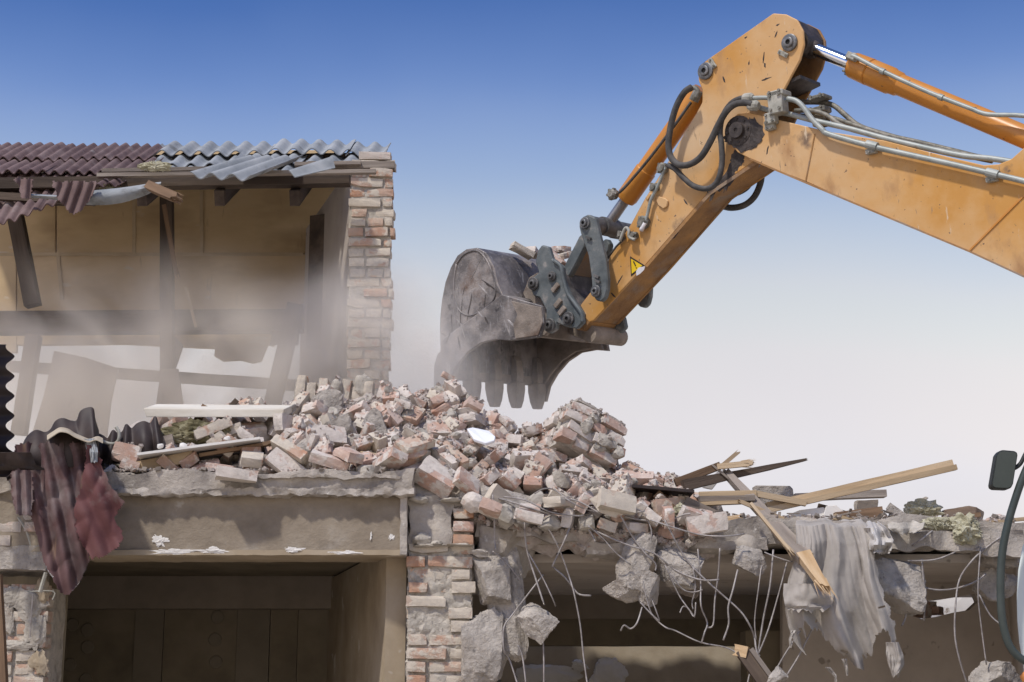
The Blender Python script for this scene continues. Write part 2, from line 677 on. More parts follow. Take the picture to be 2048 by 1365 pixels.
M['timber_brown'] = mat('brown_timber', [(0.12, 0.075, 0.045), (0.22, 0.14, 0.085), (0.32, 0.22, 0.14)], ns=8, bump=0.6, bscale=34, stretch=(0.10, 1, 1), rnd=.2)
M['timber_pale'] = mat('fresh_timber', [(0.36, 0.26, 0.155), (0.49, 0.37, 0.235), (0.57, 0.45, 0.31)], ns=9, bump=0.4, bscale=36, stretch=(0.10, 1, 1), rnd=.12, patches=[((0.36, 0.29, 0.22), 3, .58, .7, 4)])
M['splinter'] = mat('split_timber', [(0.40, 0.25, 0.12), (0.54, 0.38, 0.22), (0.62, 0.48, 0.32)], ns=14, bump=0.8, bscale=40, stretch=(0.10, 1, 1))
M['white_paint'] = mat('dusty_white_paint', [(0.62, 0.59, 0.54), (0.72, 0.69, 0.64), (0.76, 0.73, 0.68)], ns=3, bump=0.15, bscale=20, patches=[((0.26, 0.20, 0.14), 7, .69, .75, 5)], spec=.4, rough=.6)
M['white_board'] = mat('white_board', [(0.74, 0.75, 0.77), (0.80, 0.81, 0.83)], ns=3, bump=0.05)
M['maroon'] = mat('maroon_sheet_paint', [(0.070, 0.042, 0.041), (0.115, 0.062, 0.060), (0.155, 0.092, 0.086)], ns=3.5, bump=0.15, bscale=26, rough=.72, rvar=.15, spec=.3,
                  patches=[((0.23, 0.19, 0.18), 2.6, .50, .66, 6), ((0.045, 0.036, 0.034), 1.8, .50, .66, 6), ((0.19, 0.12, 0.08), 4, .62, .72, 6, (3, 1, .4)), ((0.20, 0.10, 0.06), 11, .69, .74, 3)])
M['maroon_dark'] = mat('dark_sheet_and_undershade', [(0.018, 0.013, 0.012), (0.034, 0.024, 0.021), (0.058, 0.040, 0.034)], ns=4, bump=0.15, bscale=26, rough=.58, rvar=.15, spec=.35)  # dark sheets and felt; also paints in the shadow under the curled hump
M['maroon_roof'] = mat('maroon_fibre_sheet', [(0.115, 0.072, 0.068), (0.16, 0.105, 0.098), (0.21, 0.15, 0.14)], ns=5, bump=0.3, bscale=60, rough=.8, rnd=.1, patches=[((0.28, 0.25, 0.23), 4, .6, .75, 5)])
M['grey_roof'] = mat('grey_fibre_sheet', [(0.20, 0.215, 0.225), (0.28, 0.295, 0.305), (0.36, 0.37, 0.375)], ns=4, bump=0.3, bscale=60, rough=.85, rnd=.08, patches=[((0.13, 0.125, 0.115), 5, .58, .72, 6)])
M['wool'] = mat('mineral_wool', [(0.30, 0.27, 0.17), (0.45, 0.42, 0.29), (0.55, 0.52, 0.40)], ns=16, bump=1.0, bscale=70)
M['wool_dark'] = mat('dirty_mineral_wool', [(0.08, 0.07, 0.035), (0.17, 0.145, 0.075), (0.30, 0.27, 0.17)], ns=16, bump=1.0, bscale=70)
M['cloth'] = mat('dusty_fabric', [(0.46, 0.42, 0.375), (0.54, 0.495, 0.445), (0.60, 0.555, 0.50)], transl=.35, ns=3, bump=0.25, bscale=90, rough=.95, patches=[((0.36, 0.32, 0.27), 5, .56, .74, 5)])
M['plastic'] = mat('crumpled_sheeting', [(0.46, 0.43, 0.40), (0.58, 0.55, 0.51)], ns=5, bump=0.3, bscale=30, rough=.4)
M['rebar'] = mat('bent_steel_bar', [(0.22, 0.19, 0.175), (0.34, 0.31, 0.29), (0.45, 0.41, 0.39)], ns=18, bump=0.3, bscale=120, metal=.35, rough=.6)
M['orange'] = mat('orange_machine_paint', [(0.54, 0.265, 0.060), (0.58, 0.295, 0.072), (0.60, 0.32, 0.09)], ns=1.6, bump=0.06, bscale=40, rough=.55, rvar=.14, spec=.4,
                  patches=[((0.62, 0.43, 0.245), 0.8, .38, .66, 6), ((0.40, 0.22, 0.095), 2.6, .58, .72, 7, (1, 1, .5), .7), ((0.15, 0.10, 0.065), 26, .70, .73, 2), ((0.20, 0.13, 0.08), 1.7, .66, .74, 9), ((0.30, 0.20, 0.12), 9, .66, .70, 6, (3, 3, .5), .8), ((0.64, 0.50, 0.34), 7, .66, .74, 5, (2.5, 2.5, .5), -.5)])
M['orange_clean'] = mat('glossy_orange_paint', [(0.52, 0.205, 0.028), (0.56, 0.235, 0.036)], ns=2.5, bump=0.03, rough=.38, spec=.5, patches=[((0.58, 0.33, 0.13), 1.4, .52, .75, 4), ((0.16, 0.09, 0.05), 30, .70, .73, 2)])
M['orange_dirty'] = mat('mud_caked_orange_plate', [(0.22, 0.115, 0.05), (0.34, 0.185, 0.075), (0.46, 0.24, 0.08)], ns=3.2, bump=0.6, bscale=34, rough=.8,
                        patches=[((0.30, 0.235, 0.18), 2.2, .50, .66, 7)])
M['steel_dark'] = mat('worn_dark_steel', [(0.075, 0.072, 0.07), (0.13, 0.125, 0.12), (0.20, 0.19, 0.18)], ns=6, bump=0.4, bscale=40, rough=.55, metal=.3, patches=[((0.36, 0.325, 0.30), 5, .56, .72, 8)])
M['bucket'] = mat('scraped_bucket_steel', [(0.095, 0.085, 0.081), (0.19, 0.172, 0.162), (0.30, 0.27, 0.25)], ns=3.0, bump=0.6, bscale=36, rough=.5, metal=.3, detail=9,
                  patches=[((0.42, 0.37, 0.335), 3.0, .46, .70, 9), ((0.16, 0.105, 0.075), 2.0, .58, .70, 7), ((0.36, 0.34, 0.325), 9, .60, .70, 9, (3, 3, .45), .35), ((0.34, 0.32, 0.31), 9, .62, .70, 9, (3, 3, .5), -.7), ((0.45, 0.42, 0.40), 22, .66, .72, 6), ((0.04, 0.036, 0.036), 5, .62, .70, 6)])
M['bucket_mud'] = mat('bucket_with_dried_mud', [(0.17, 0.14, 0.115), (0.27, 0.225, 0.185), (0.36, 0.30, 0.25)], ns=5, bump=0.7, bscale=34, rough=.85, patches=[((0.13, 0.085, 0.06), 2.4, .58, .7, 6)])
M['link'] = mat('grey_green_link_paint', [(0.085, 0.098, 0.10), (0.13, 0.145, 0.145), (0.19, 0.20, 0.195)], ns=6, bump=0.3, bscale=40, rough=.5, patches=[((0.33, 0.30, 0.27), 6, .58, .70, 7), ((0.16, 0.11, 0.08), 3, .62, .72, 4)])
M['pin'] = mat('greasy_pin_steel', [(0.10, 0.105, 0.11), (0.17, 0.17, 0.17), (0.30, 0.29, 0.28)], ns=14, bump=0.2, rough=.45, metal=.5)
M['black'] = mat('painted_hole_shade', [(0.012, 0.011, 0.010), (0.02, 0.018, 0.016)], bump=0, rough=.8)  # painted darkness inside the pin holes
M['grease'] = mat('black_grease_and_cavity_shade', [(0.030, 0.024, 0.022), (0.055, 0.045, 0.040), (0.10, 0.08, 0.07)], ns=8, bump=0.5, rough=.5)  # grease; also paints the dark cavity inside the stick
M['rod'] = mat('chromed_rod', [(0.62, 0.64, 0.68), (0.70, 0.72, 0.75)], ns=3, bump=0, rough=.16, metal=1.0, rvar=.05)
M['rod_dull'] = mat('dusty_rod', [(0.26, 0.26, 0.27), (0.36, 0.36, 0.37)], ns=6, bump=0.05, rough=.4, metal=.7)
M['hose'] = mat('black_rubber_hose', [(0.045, 0.043, 0.041), (0.075, 0.071, 0.067), (0.12, 0.112, 0.105)], ns=9, bump=0.2, bscale=50, rough=.7)
M['pipe'] = mat('grey_green_pipe', [(0.25, 0.275, 0.255), (0.33, 0.35, 0.325), (0.40, 0.415, 0.385)], ns=8, bump=0.1, rough=.5, metal=.2, patches=[((0.28, 0.20, 0.13), 6, .66, .74, 4)])
M['clamp'] = mat('dusty_clamp_metal', [(0.24, 0.23, 0.19), (0.36, 0.35, 0.30), (0.47, 0.45, 0.39)], ns=12, bump=0.3, rough=.7)
M['fitting'] = mat('oxidised_fitting', [(0.10, 0.10, 0.085), (0.20, 0.19, 0.16), (0.33, 0.31, 0.27)], ns=16, bump=0.4, rough=.6, metal=.3)
M['yellow'] = mat('yellow_sticker', [(0.75, 0.50, 0.01), (0.80, 0.55, 0.02)], bump=0, rough=.5)
M['sticker_black'] = mat('sticker_black', [(0.02, 0.018, 0.015), (0.03, 0.025, 0.02)], bump=0, rough=.5)
M['scuff'] = mat('pale_scuff', [(0.62, 0.60, 0.60), (0.70, 0.68, 0.68)], bump=0.2, rough=.8)
M['ground'] = mat('dusty_ground', [(0.40, 0.34, 0.265), (0.48, 0.41, 0.325), (0.54, 0.465, 0.375)], ns=0.6, bump=0.8, bscale=8, bdist=.05)
M['rubble'] = mat('crushed_mortar', [(0.36, 0.30, 0.26), (0.50, 0.43, 0.38), (0.58, 0.52, 0.46)], ns=14, bump=1.0, bscale=60, bdist=.02, patches=[((0.42, 0.24, 0.17), 12, .58, .68, 4), ((0.18, 0.14, 0.11), 7, .64, .74, 3)])
M['mirror_shell'] = mat('black_mirror_shell', [(0.018, 0.02, 0.018), (0.03, 0.033, 0.03)], bump=0.05, rough=.5)
M['mirror_glass'] = mat('glass_painted_reflection', [(0.030, 0.042, 0.036), (0.05, 0.062, 0.055)], ns=4, bump=0, rough=.18, spec=.5, patches=[((0.12, 0.13, 0.115), 9, .66, .72, 5)])  # the dark green reflection is painted into the glass colour
M['cab'] = mat('pale_cab_paint', [(0.58, 0.63, 0.60), (0.64, 0.69, 0.66)], ns=2, bump=0, rough=.5, spec=.35)
M['cab_tube'] = mat('dark_green_tube', [(0.035, 0.045, 0.04), (0.06, 0.072, 0.066)], ns=5, bump=0, rough=.35)
M['lamp'] = mat('orange_lamp', [(0.60, 0.22, 0.05), (0.66, 0.28, 0.08)], bump=0, rough=.25)
glass = bpy.data.materials.new('cab_glass')
glass.use_nodes = True
gb = glass.node_tree.nodes['Principled BSDF']
gb.inputs['Base Color'].default_value = (0.75, 0.82, 0.80, 1)
gb.inputs['Transmission Weight'].default_value = 1.0
gb.inputs['Roughness'].default_value = 0.03
gb.inputs['IOR'].default_value = 1.05
M['glass'] = glass
M['maroon_red'] = mat('red_sheet_paint', [(0.10, 0.040, 0.040), (0.135, 0.055, 0.054), (0.17, 0.085, 0.08)], ns=3.5, bump=0.15, bscale=26, rough=.75, rvar=.15, spec=.25, patches=[((0.20, 0.15, 0.14), 3.0, .56, .68, 6), ((0.07, 0.045, 0.042), 2.2, .58, .70, 5)])
M['room_plaster'] = mat('room_plaster', [(0.44, 0.39, 0.34), (0.52, 0.46, 0.40), (0.57, 0.51, 0.45)], ns=2, bump=0.15, bscale=22, patches=[((0.30, 0.26, 0.22), 9, .67, .72, 2), ((0.40, 0.34, 0.28), 1.2, .52, .7, 4)])
M['tan_seam'] = mat('panel_seam', [(0.42, 0.31, 0.18), (0.52, 0.40, 0.25)], ns=6, bump=0.2, bscale=40)
M['dark_joint'] = mat('dark_joint', [(0.24, 0.21, 0.165), (0.30, 0.265, 0.21)], ns=4, bump=0.1, bscale=20)
M['plank_paint'] = mat('dirty_cream_paint', [(0.48, 0.42, 0.33), (0.62, 0.57, 0.48), (0.70, 0.66, 0.58)], ns=4, bump=0.3, bscale=30, stretch=(.4, 1, 1), patches=[((0.22, 0.17, 0.11), 6, .66, .74, 6), ((0.40, 0.33, 0.24), 3, .55, .7, 5)], rough=.8)
M['lintel_brown'] = mat('brown_lintel', [(0.20, 0.17, 0.135), (0.26, 0.22, 0.175), (0.31, 0.265, 0.215)], ns=2, bump=.2, bscale=22)
M['dark_spot'] = mat('dark_filler', [(0.17, 0.145, 0.105), (0.21, 0.18, 0.135)], ns=4, bump=0.1, bscale=20)
M['scrape'] = mat('bright_scrape', [(0.30, 0.275, 0.26), (0.44, 0.41, 0.39)], ns=20, bump=.2, rough=.4, metal=.5)

# ================================================================== SETTING
ZS = P(500, 942, 9.08).z            # top of the old floor slab, left bay
ZB = P(500, 1111, 9.125).z           # underside of the lintel beam
ZR1, ZR0 = P(1500, 1042, 9.3).z, P(1500, 1092, 9.3).z     # top and underside of the broken slab, right bay

g = 400
tag(obj('ground', [(-g, -g, 0), (g, -g, 0), (g, g, 0), (-g, g, 0)], [(0, 1, 2, 3)], M['ground']), kind='structure')


def X(px, Y, py=1100):
    return P(px, py, Y).x


# ---- left bay: slab, beam, walls of the lower room
t = thing('concrete_floor_slab', 'ragged grey concrete slab edge above the dark left opening, rubble on top', 'slab', (X(400, 9.1), 9.1, ZS))
t['kind'] = 'thing'
obj('slab_body', *rough_box(X(-120, 9.1), X(822, 9.1), 9.10, 13.3, P(500, 984, 9.1).z, ZS, 0.035, 0.022, 13, 2.0, big=.028, bigf=3.5), M['concrete'], t, smooth=True, angle=35)
obj('edge_lip', *rough_box(X(215, 9.08), X(826, 9.08), 9.055, 9.2, P(500, 991, 9.06).z, P(500, 978, 9.06).z, 0.015, 0.018, 24, 5.0, big=.012, bigf=6), M['concrete'], t, smooth=True, angle=35)
obj('edge_lip', *rough_box(X(430, 9.08), X(800, 9.08), 9.072, 9.2, P(500, 957, 9.08).z, P(500, 951, 9.08).z, 0.015, 0.014, 22, 8.0, big=.012, bigf=5), M['concrete'], t, smooth=True, angle=35)

t = thing('lintel_beam', 'brown board-marked concrete beam spanning the left opening', 'beam', (X(400, 9.17), 9.17, ZB))
t['kind'] = 'thing'
obj('beam_body', *rough_box(X(-120, 9.17), X(812, 9.17), 9.125, 9.62, ZB + .02, P(500, 984, 9.17).z, 0.07, 0.004, 5, 1.0), M['beam'], t, smooth=True, angle=35)
for k, (a, b) in enumerate(()):
    obj('board_ridge', *rough_box(X(200, 9.17), X(800, 9.17), 9.117, 9.127, P(500, b, 9.17).z, P(500, a, 9.17).z, 0.06, 0.004, 9, 3.0 + k), M['beam'], t)
obj('beam_lip', *rough_box(X(150, 9.15), X(806, 9.15), 9.112, 9.60, ZB, ZB + .03, 0.05, 0.005, 14, 4.0), M['plaster'], t, smooth=True, angle=35)
obj('end_render', *rough_box(X(800, 9.15), X(814, 9.15), 9.10, 9.3, ZB, P(500, 988, 9.15).z, 0.02, 0.008, 15, 6.0), M['concrete'], t, smooth=True, angle=35)
for k, (px, py, w, h) in enumerate(((318, 1082, 20, 18), (345, 1104, 60, 8), (425, 1102, 40, 9), (585, 1100, 30, 7), (742, 1072, 3, 10), (784, 1075, 8, 8), (700, 1106, 40, 5))):
    c = P(px, py, 9.111 if py > 1095 else 9.122)
    vs, fs = rock((w / 340, 0.006, h / 340), 40 + k, sub=4, amp=1.1, freq=2.2)
    obj('plaster_patch', [v + c for v in vs], fs, M['white_paint'], t)

t = thing('room_ceiling', 'shadowed ceiling inside the left opening', 'ceiling', (X(400, 10.5), 10.5, ZB + .06))
t['kind'] = 'thing'
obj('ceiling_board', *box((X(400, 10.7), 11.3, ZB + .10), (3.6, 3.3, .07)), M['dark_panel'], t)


def wall_quad(name, a, b, z0, z1, th, material, parent=None, res=None):
    """an upright wall leaf from plan point a to b"""
    a, b = V((a[0], a[1], 0)), V((b[0], b[1], 0))
    d = (b - a).normalized()
    n = V((-d.y, d.x, 0)) * th
    poly = [a, b, b + n, a + n]
    vs, fs = prism([p + V((0, 0, z0)) for p in poly], (0, 0, z1 - z0))
    if parent is None:
        vs, m = recentre(vs)
        return obj(name, vs, fs, material, None, m)
    return obj(name, vs, fs, material, parent)


a, b = P(812, 1200, 9.32), P(690, 1200, 11.8)
t = thing('room_side_wall', 'beige plastered inner side wall with a row of nail spots, beside the brick pier', 'wall', (a.x, a.y, 0))
t['kind'] = 'thing'
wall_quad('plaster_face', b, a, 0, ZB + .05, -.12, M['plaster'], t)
for k, (px, py) in enumerate(((796, 1124), (771, 1149), (763, 1158), (755, 1165), (749, 1172), (737, 1187), (747, 1262), (747, 1348), (700, 1228), (683, 1243), (676, 1252))):
    f = (812 - px) / (812 - 690)
    Y = 9.32 + (11.8 - 9.32) * f ** 1.1
    c = P(px, py, Y - .05)
    vs, fs = rock((.022, .022, .024), 90 + k, sub=1)
    obj('filler_spot', [v + c for v in vs], fs, M['white_paint'], t)

t = thing('room_back_wall', 'dark brown boarded back wall deep inside the left opening', 'wall', (X(400, 11.8), 11.8, 0))
t['kind'] = 'thing'
xs = [X(q, 11.8) for q in (-160, 120, 278, 335, 480, 545, 600, 720)]
for k in range(len(xs) - 1):
    wide = xs[k + 1] - xs[k]
    joint = k in (2, 4)
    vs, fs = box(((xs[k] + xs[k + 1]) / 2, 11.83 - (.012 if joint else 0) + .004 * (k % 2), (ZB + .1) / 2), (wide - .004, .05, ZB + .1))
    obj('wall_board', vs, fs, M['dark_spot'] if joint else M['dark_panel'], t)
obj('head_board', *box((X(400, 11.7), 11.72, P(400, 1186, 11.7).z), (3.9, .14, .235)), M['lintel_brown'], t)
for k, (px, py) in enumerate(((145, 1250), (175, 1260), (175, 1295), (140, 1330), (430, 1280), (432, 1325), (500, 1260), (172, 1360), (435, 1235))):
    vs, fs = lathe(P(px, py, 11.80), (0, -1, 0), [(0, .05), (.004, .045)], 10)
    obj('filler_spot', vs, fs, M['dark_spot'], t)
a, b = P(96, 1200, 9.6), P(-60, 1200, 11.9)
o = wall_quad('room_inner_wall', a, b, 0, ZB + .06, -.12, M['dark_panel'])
tag(o, 'dark inner wall behind the plastered brick stub at the lower left', 'wall', kind='thing')


# ---- brickwork: bricks one by one on a mortar core
def chipped_brick(size, seed, rough=0.003, chips=2, cut=(.70, .84)):
    """a brick with worn arrises and broken corners; local x along its length"""
    rr = random.Random(seed)
    bm = bmesh.new()
    bmesh.ops.create_cube(bm, size=1.0)
    bmesh.ops.subdivide_edges(bm, edges=bm.edges[:], cuts=2, use_grid_fill=True)
    cps = [V((rr.choice((-.5, .5)), rr.choice((-.5, .5)), rr.choice((-.5, .5)))) for _ in range(chips)]
    cuts = [(c.normalized(), rr.uniform(*cut)) for c in cps]
    for v in bm.verts:
        p = v.co.copy()
        for n, d in cuts:
            e = p.dot(n) - d
            if e > 0:
                p -= n * e
        p = V((p.x * size[0], p.y * size[1], p.z * size[2]))
        ex = sum(1 for q in v.co if abs(q) > .49)
        if ex >= 2:
            p -= V([math.copysign(1, q) if abs(q) > .49 else 0 for q in v.co]) * rr.uniform(.001, .005)
        p += V((nz(p, 22, seed), nz(p, 22, seed + 5), nz(p, 22, seed + 9))) * rough
        v.co = p
    vs = [v.co.copy() for v in bm.verts]
    fs = [tuple(v.index for v in f.verts) for f in bm.faces]
    bm.free()
    return vs, fs


BRICK_MESH = {}


def brick_mesh(kind, size, var, material, **k):
    key = (kind, var, material.name)
    if key not in BRICK_MESH:
        vs, fs = chipped_brick(size, 17 + var * 13 + len(kind), **k)
        BRICK_MESH[key] = mesh('brick', vs, fs, material)
    return BRICK_MESH[key]


def brickwork(parent, front_left, width, z_top, z_bot, courses, direction=(1, 0, 0), material=None, seed=1, jitter=.008, lost=0.0, course=.0755, depth=.115, ragged=(0, 0), leanx=0.0, fresh=.14):
    """courses of single bricks on the face that starts at front_left and runs along direction"""
    rr = random.Random(seed)
    d = V(direction).normalized()
    out = V((d.y, -d.x, 0))
    rot = Matrix((d, -out, V((0, 0, 1)))).transposed()
    k, z = 0, z_top
    while z > z_bot:
        h = course - .012
        u = rr.uniform(-ragged[0], ragged[0])
        end = width + rr.uniform(-ragged[1], ragged[1])
        first = True
        while u < end - .03:
            ln = rr.choice(((.24,), (.115,), (.24,), (.17,)))[0] if not (first and k % 2) else .115
            first = False
            if u + ln > end - .04:
                ln = end - u
            if ln > .03 and rr.random() > lost:
                kind = 'long' if ln > .2 else ('mid' if ln > .14 else 'short')
                base = {'long': .24, 'mid': .17, 'short': .115}[kind]
                me = brick_mesh(kind, (base, depth, h), rr.randrange(7), M['brick_orange'] if rr.random() < fresh else material)
                o = bpy.data.objects.new('brick', me)
                pr = rr.uniform(-1, 1) * jitter
                c = V(front_left) + d * (u + ln / 2 + leanx * (z_top - z)) + out * (pr - depth / 2)
                c.z = z - h / 2 + rr.uniform(-.004, .004)
                m = Matrix.Translation(c) @ rot.to_4x4() @ Matrix.Rotation(rr.uniform(-.045, .045), 4, 'Y') @ Matrix.Rotation(rr.uniform(-.07, .07), 4, 'Z')
                m = m @ Matrix.Diagonal((ln / base * .97, 1, 1 * rr.uniform(.92, 1.06), 1))
                link(o, parent, m)
            u += ln + .008
        z -= course
        k += 1


# middle pier
px0, px1 = X(815, 9.2), X(945, 9.2)
zp = P(880, 1086, 9.2).z
t = thing('brick_pier', 'broken pier of pale mortar-smeared bricks between the two openings', 'pier', (X(880, 9.2), 9.2, 0))
obj('mortar_core', *rough_box(px0 + .012, px1 - .015, 9.215, 9.62, 0, zp + .1, 0.02, 0.022, 16, 3.0), M['mortar'], t, smooth=True, angle=35)
brickwork(t, (px0, 9.2, 0), px1 - px0, zp, 0.9, 20, material=M['brick_wall'], seed=5, jitter=.026, lost=.05, ragged=(.012, .024))
cv = rough_box(px0 - .005, X(905, 9.2), 9.19, 9.6, zp, P(880, 992, 9.2).z, 0.025, 0.02, 16, 9.0, big=.03, bigf=5)
obj('concrete_head', *cv, M['concrete'], t, smooth=True, angle=35)
obj('bed_mortar', *rough_box(px0 + .004, px1 - .006, 9.212, 9.3, .9, zp - .01, 0.014, 0.016, 34, 3.7), M['mortar'], t, smooth=True, angle=40)
brickwork(t, (X(905, 9.2), 9.18, 0), X(948, 9.2) - X(905, 9.2), P(880, 1018, 9.2).z, P(880, 1072, 9.2).z, 3, material=M['brick'], seed=8, jitter=.01)
for k, (px, py, sx, sz) in enumerate(((845, 1078, .10, .07), (872, 1088, .07, .03), (860, 1092, .16, .02), (920, 1090, .14, .02), (834, 1000, .12, .05), (905, 1002, .12, .03))):
    c = P(px, py, 9.19)
    vs, fs = rock((sx, .09, sz), 300 + k, sub=3, amp=.2)
    obj('mortar_lump', [v + c for v in vs], fs, M['mortar'], t, smooth=True, angle=40)

# stub of wall at the lower left
zl = P(50, 1168, 9.2).z
t = thing('plastered_brick_stub', 'plaster-patched brick stub at the lower left under the dark gap', 'pier', (X(50, 9.2), 9.2, 0))
sx1 = X(103, 9.2)
obj('mortar_core', *rough_box(X(-130, 9.2), sx1 - .012, 9.215, 9.6, 0, zl - .02, 0.05, 0.012, 12, 13.0), M['mortar'], t, smooth=True, angle=35)
brickwork(t, (X(-60, 9.2), 9.2, 0), sx1 - X(-60, 9.2), zl, 1.2, 20, material=M['brick_wall'], seed=15, jitter=.006, ragged=(0, .006))
for k, (px, py, sx, sz) in enumerate(((62, 1205, .16, .16), (68, 1262, .10, .20), (85, 1185, .07, .12), (22, 1190, .12, .10), (40, 1290, .18, .05), (80, 1330, .10, .12), (15, 1245, .08, .16))):
    c = P(px, py, 9.192)
    vs, fs = rock((sx, .022, sz), 330 + k, sub=4, amp=.45, freq=2)
    obj('plaster_patch', [v + c for v in vs], fs, M['plaster'] if k % 3 == 2 else M['mortar'], t, smooth=True, angle=40)

# concrete and brick above it, behind the hanging sheets
t = thing('old_wall_end', 'grey concrete and brick wall end behind the torn maroon sheets', 'wall', (X(40, 9.12), 9.12, P(40, 1140, 9.12).z))
t['kind'] = 'thing'
obj('concrete_course', *rough_box(X(-140, 9.12), X(94, 9.12), 9.12, 9.6, P(40, 1140, 9.12).z, P(40, 1092, 9.12).z, 0.03, .012, 14, 21.0), M['concrete_grey'], t, smooth=True, angle=35)
obj('mortar_core', *rough_box(X(-140, 9.12), X(84, 9.12), 9.15, 9.6, P(40, 1092, 9.12).z, P(40, 958, 9.12).z, 0.05, .012, 14, 22.0), M['mortar'], t, smooth=True, angle=35)
brickwork(t, (X(-60, 9.12), 9.12, 0), X(86, 9.12) - X(-60, 9.12), P(40, 966, 9.12).z, P(40, 1085, 9.12).z, 6, material=M['brick_grey'], seed=25, jitter=.012)

# ---- right bay: broken slab and the rooms under it
sl = rough_box(X(945, 9.3), X(2046, 9.3), 9.28, 12.98, ZR0, ZR1, 0.045, 0.028, 9, 31.0, big=.05, bigf=2.3)
vs = [V(v) for v in sl[0]]
t = thing('broken_concrete_slab', 'broken concrete slab with ragged edge above the right-hand opening', 'slab', (X(1500, 9.3), 9.3, ZR0))
t['kind'] = 'thing'
obj('slab_body', vs, sl[1], M['concrete'], t, smooth=True, angle=40)
for k, (p0x, p1x, pya, pyb, dep) in enumerate(((1175, 1360, 1082, 1112, .4), (1350, 1540, 1078, 1098, .4), (1770, 1975, 1062, 1098, .5), (1960, 2046, 1060, 1112, .5), (950, 1190, 1028, 1080, .6))):
    q = rough_box(X(p0x, 9.27), X(p1x, 9.27), 9.25, 9.25 + dep, P(1500, pyb, 9.27).z, P(1500, pya, 9.27).z, 0.03, .03, 10, 41.0 + k, big=.035, bigf=4)
    obj('broken_edge', *q, M['concrete'], t, smooth=True, angle=40)
tag(MB().add(box((X(1500, 11.2), 11.2, ZR0 - .06), (4.2, 3.46, .05))).build('room_ceiling', M['room_plaster']), 'dim ceiling under the broken slab of the right-hand opening', 'ceiling', kind='thing')
t = thing('inner_lintel', 'hazy brown inner beam across the back of the right-hand room', 'beam', (X(1250, 12.6), 12.6, P(1250, 1235, 12.6).z))
t['kind'] = 'thing'
obj('beam_body', *rough_box(X(930, 12.6), X(1560, 12.6), 12.6, 13.0, P(1250, 1238, 12.6).z, ZR0 - .03, .12, .004, 4, 51.), M['lintel_brown'], t)
obj('lower_band', *rough_box(X(930, 12.6), X(1560, 12.6), 12.66, 12.98, P(1250, 1291, 12.66).z, P(1250, 1238, 12.6).z + .002, .12, .004, 4, 52.), M['dark_panel'], t)
t = thing('tan_back_wall', 'sunlit tan back wall with pale patches low in the right-hand opening', 'wall', (X(1250, 13.4), 13.4, 0))
t['kind'] = 'thing'
obj('wall_face', *box((X(1180, 13.5), 13.6, 1.28), (4.4, .1, 2.56)), M['room_plaster'], t)
obj('wall_face', *box((X(1250, 13.4), 13.4, P(1250, 1292, 13.4).z / 2), (X(1455, 13.4) - X(960, 13.4), .12, P(1250, 1292, 13.4).z)), M['tan_wall_lip'], t)
for k, (px, py, sx, sz) in enumerate(((1090, 1350, .55, .20), (1215, 1345, .26, .22), (1160, 1330, .12, .08))):
    c = P(px, py, 13.32)
    vs, fs = rock((sx, .05, sz), 360 + k, sub=4, amp=.3)
    obj('plaster_patch', [v + c for v in vs], fs, M['white_paint'], t, smooth=True, angle=40)
# grey partition with a hole knocked through it
t = thing('grey_partition', 'grey plaster partition with a knocked-through hole, behind the torn cloth', 'wall', (X(1750, 11.4), 11.4, 0))
t['kind'] = 'thing'
YP = 11.4
hole = [(1796, 1216), (1830, 1206), (1880, 1200), (1942, 1190), (1948, 1205), (1930, 1222), (1905, 1226), (1868, 1235), (1835, 1240), (1812, 1232)]
outer = [(1560, 1120), (2140, 1120), (2140, 1450), (1560, 1450)]
bm = bmesh.new()
ov = [bm.verts.new(P(*q, YP)) for q in outer]
hv = [bm.verts.new(P(*q, YP)) for q in hole]
eds = [bm.edges.new((ov[i], ov[(i + 1) % 4])) for i in range(4)] + [bm.edges.new((hv[i], hv[(i + 1) % len(hv)])) for i in range(len(hv))]
bmesh.ops.triangle_fill(bm, use_beauty=True, edges=eds)
bmesh.ops.recalc_face_normals(bm, faces=bm.faces)
bmesh.ops.solidify(bm, geom=bm.faces[:], thickness=.11)
vs = [v.co.copy() for v in bm.verts]
bm.verts.index_update()
fs = [tuple(v.index for v in f.verts) for f in bm.faces]
bm.free()
obj('plaster_face', vs, fs, M['room_plaster'], t)
obj('dark_jamb', *box(((X(1480, 11.6) + X(1560, 11.6)) / 2, 11.6, .9), (X(1560, 11.6) - X(1480, 11.6), .3, 2.3)), M['dark_panel'], t)
obj('floor_edge', *box((X(1500, 11.5) - .0, 11.55, .35), (.3, .3, .7)), M['dark_panel'], t)
for k, (px, py) in enumerate(((1845, 1228), (1868, 1222), (1852, 1212), (1830, 1222))):
    me = brick_mesh('short', (.115, .115, .063), k, M['brick'])
    o = bpy.data.objects.new('brick', me)
    link(o, t, Matrix.Translation(P(px, py, YP + .06)) @ Matrix.Rotation(k, 4, 'Z'))
o = wall_quad('yard_wall', (X(2040, 9.5), 9.6), (X(2040, 9.5) + 1.0, 13.2), 0, ZR0, -.15, M['room_plaster'])
tag(o, 'shaded end wall closing the right-hand room behind the cab', 'wall', kind='thing')

o = MB().add(rough_box(X(1700, 16, 1200), X(2060, 16, 1200), 16.0, 16.2, 0, P(1850, 1165, 16).z, .25, .02, 4, 88.)).build('yard_boundary_wall', M['white_paint'])
tag(o, 'pale sunlit wall seen through the hole in the grey partition', 'wall', kind='thing')

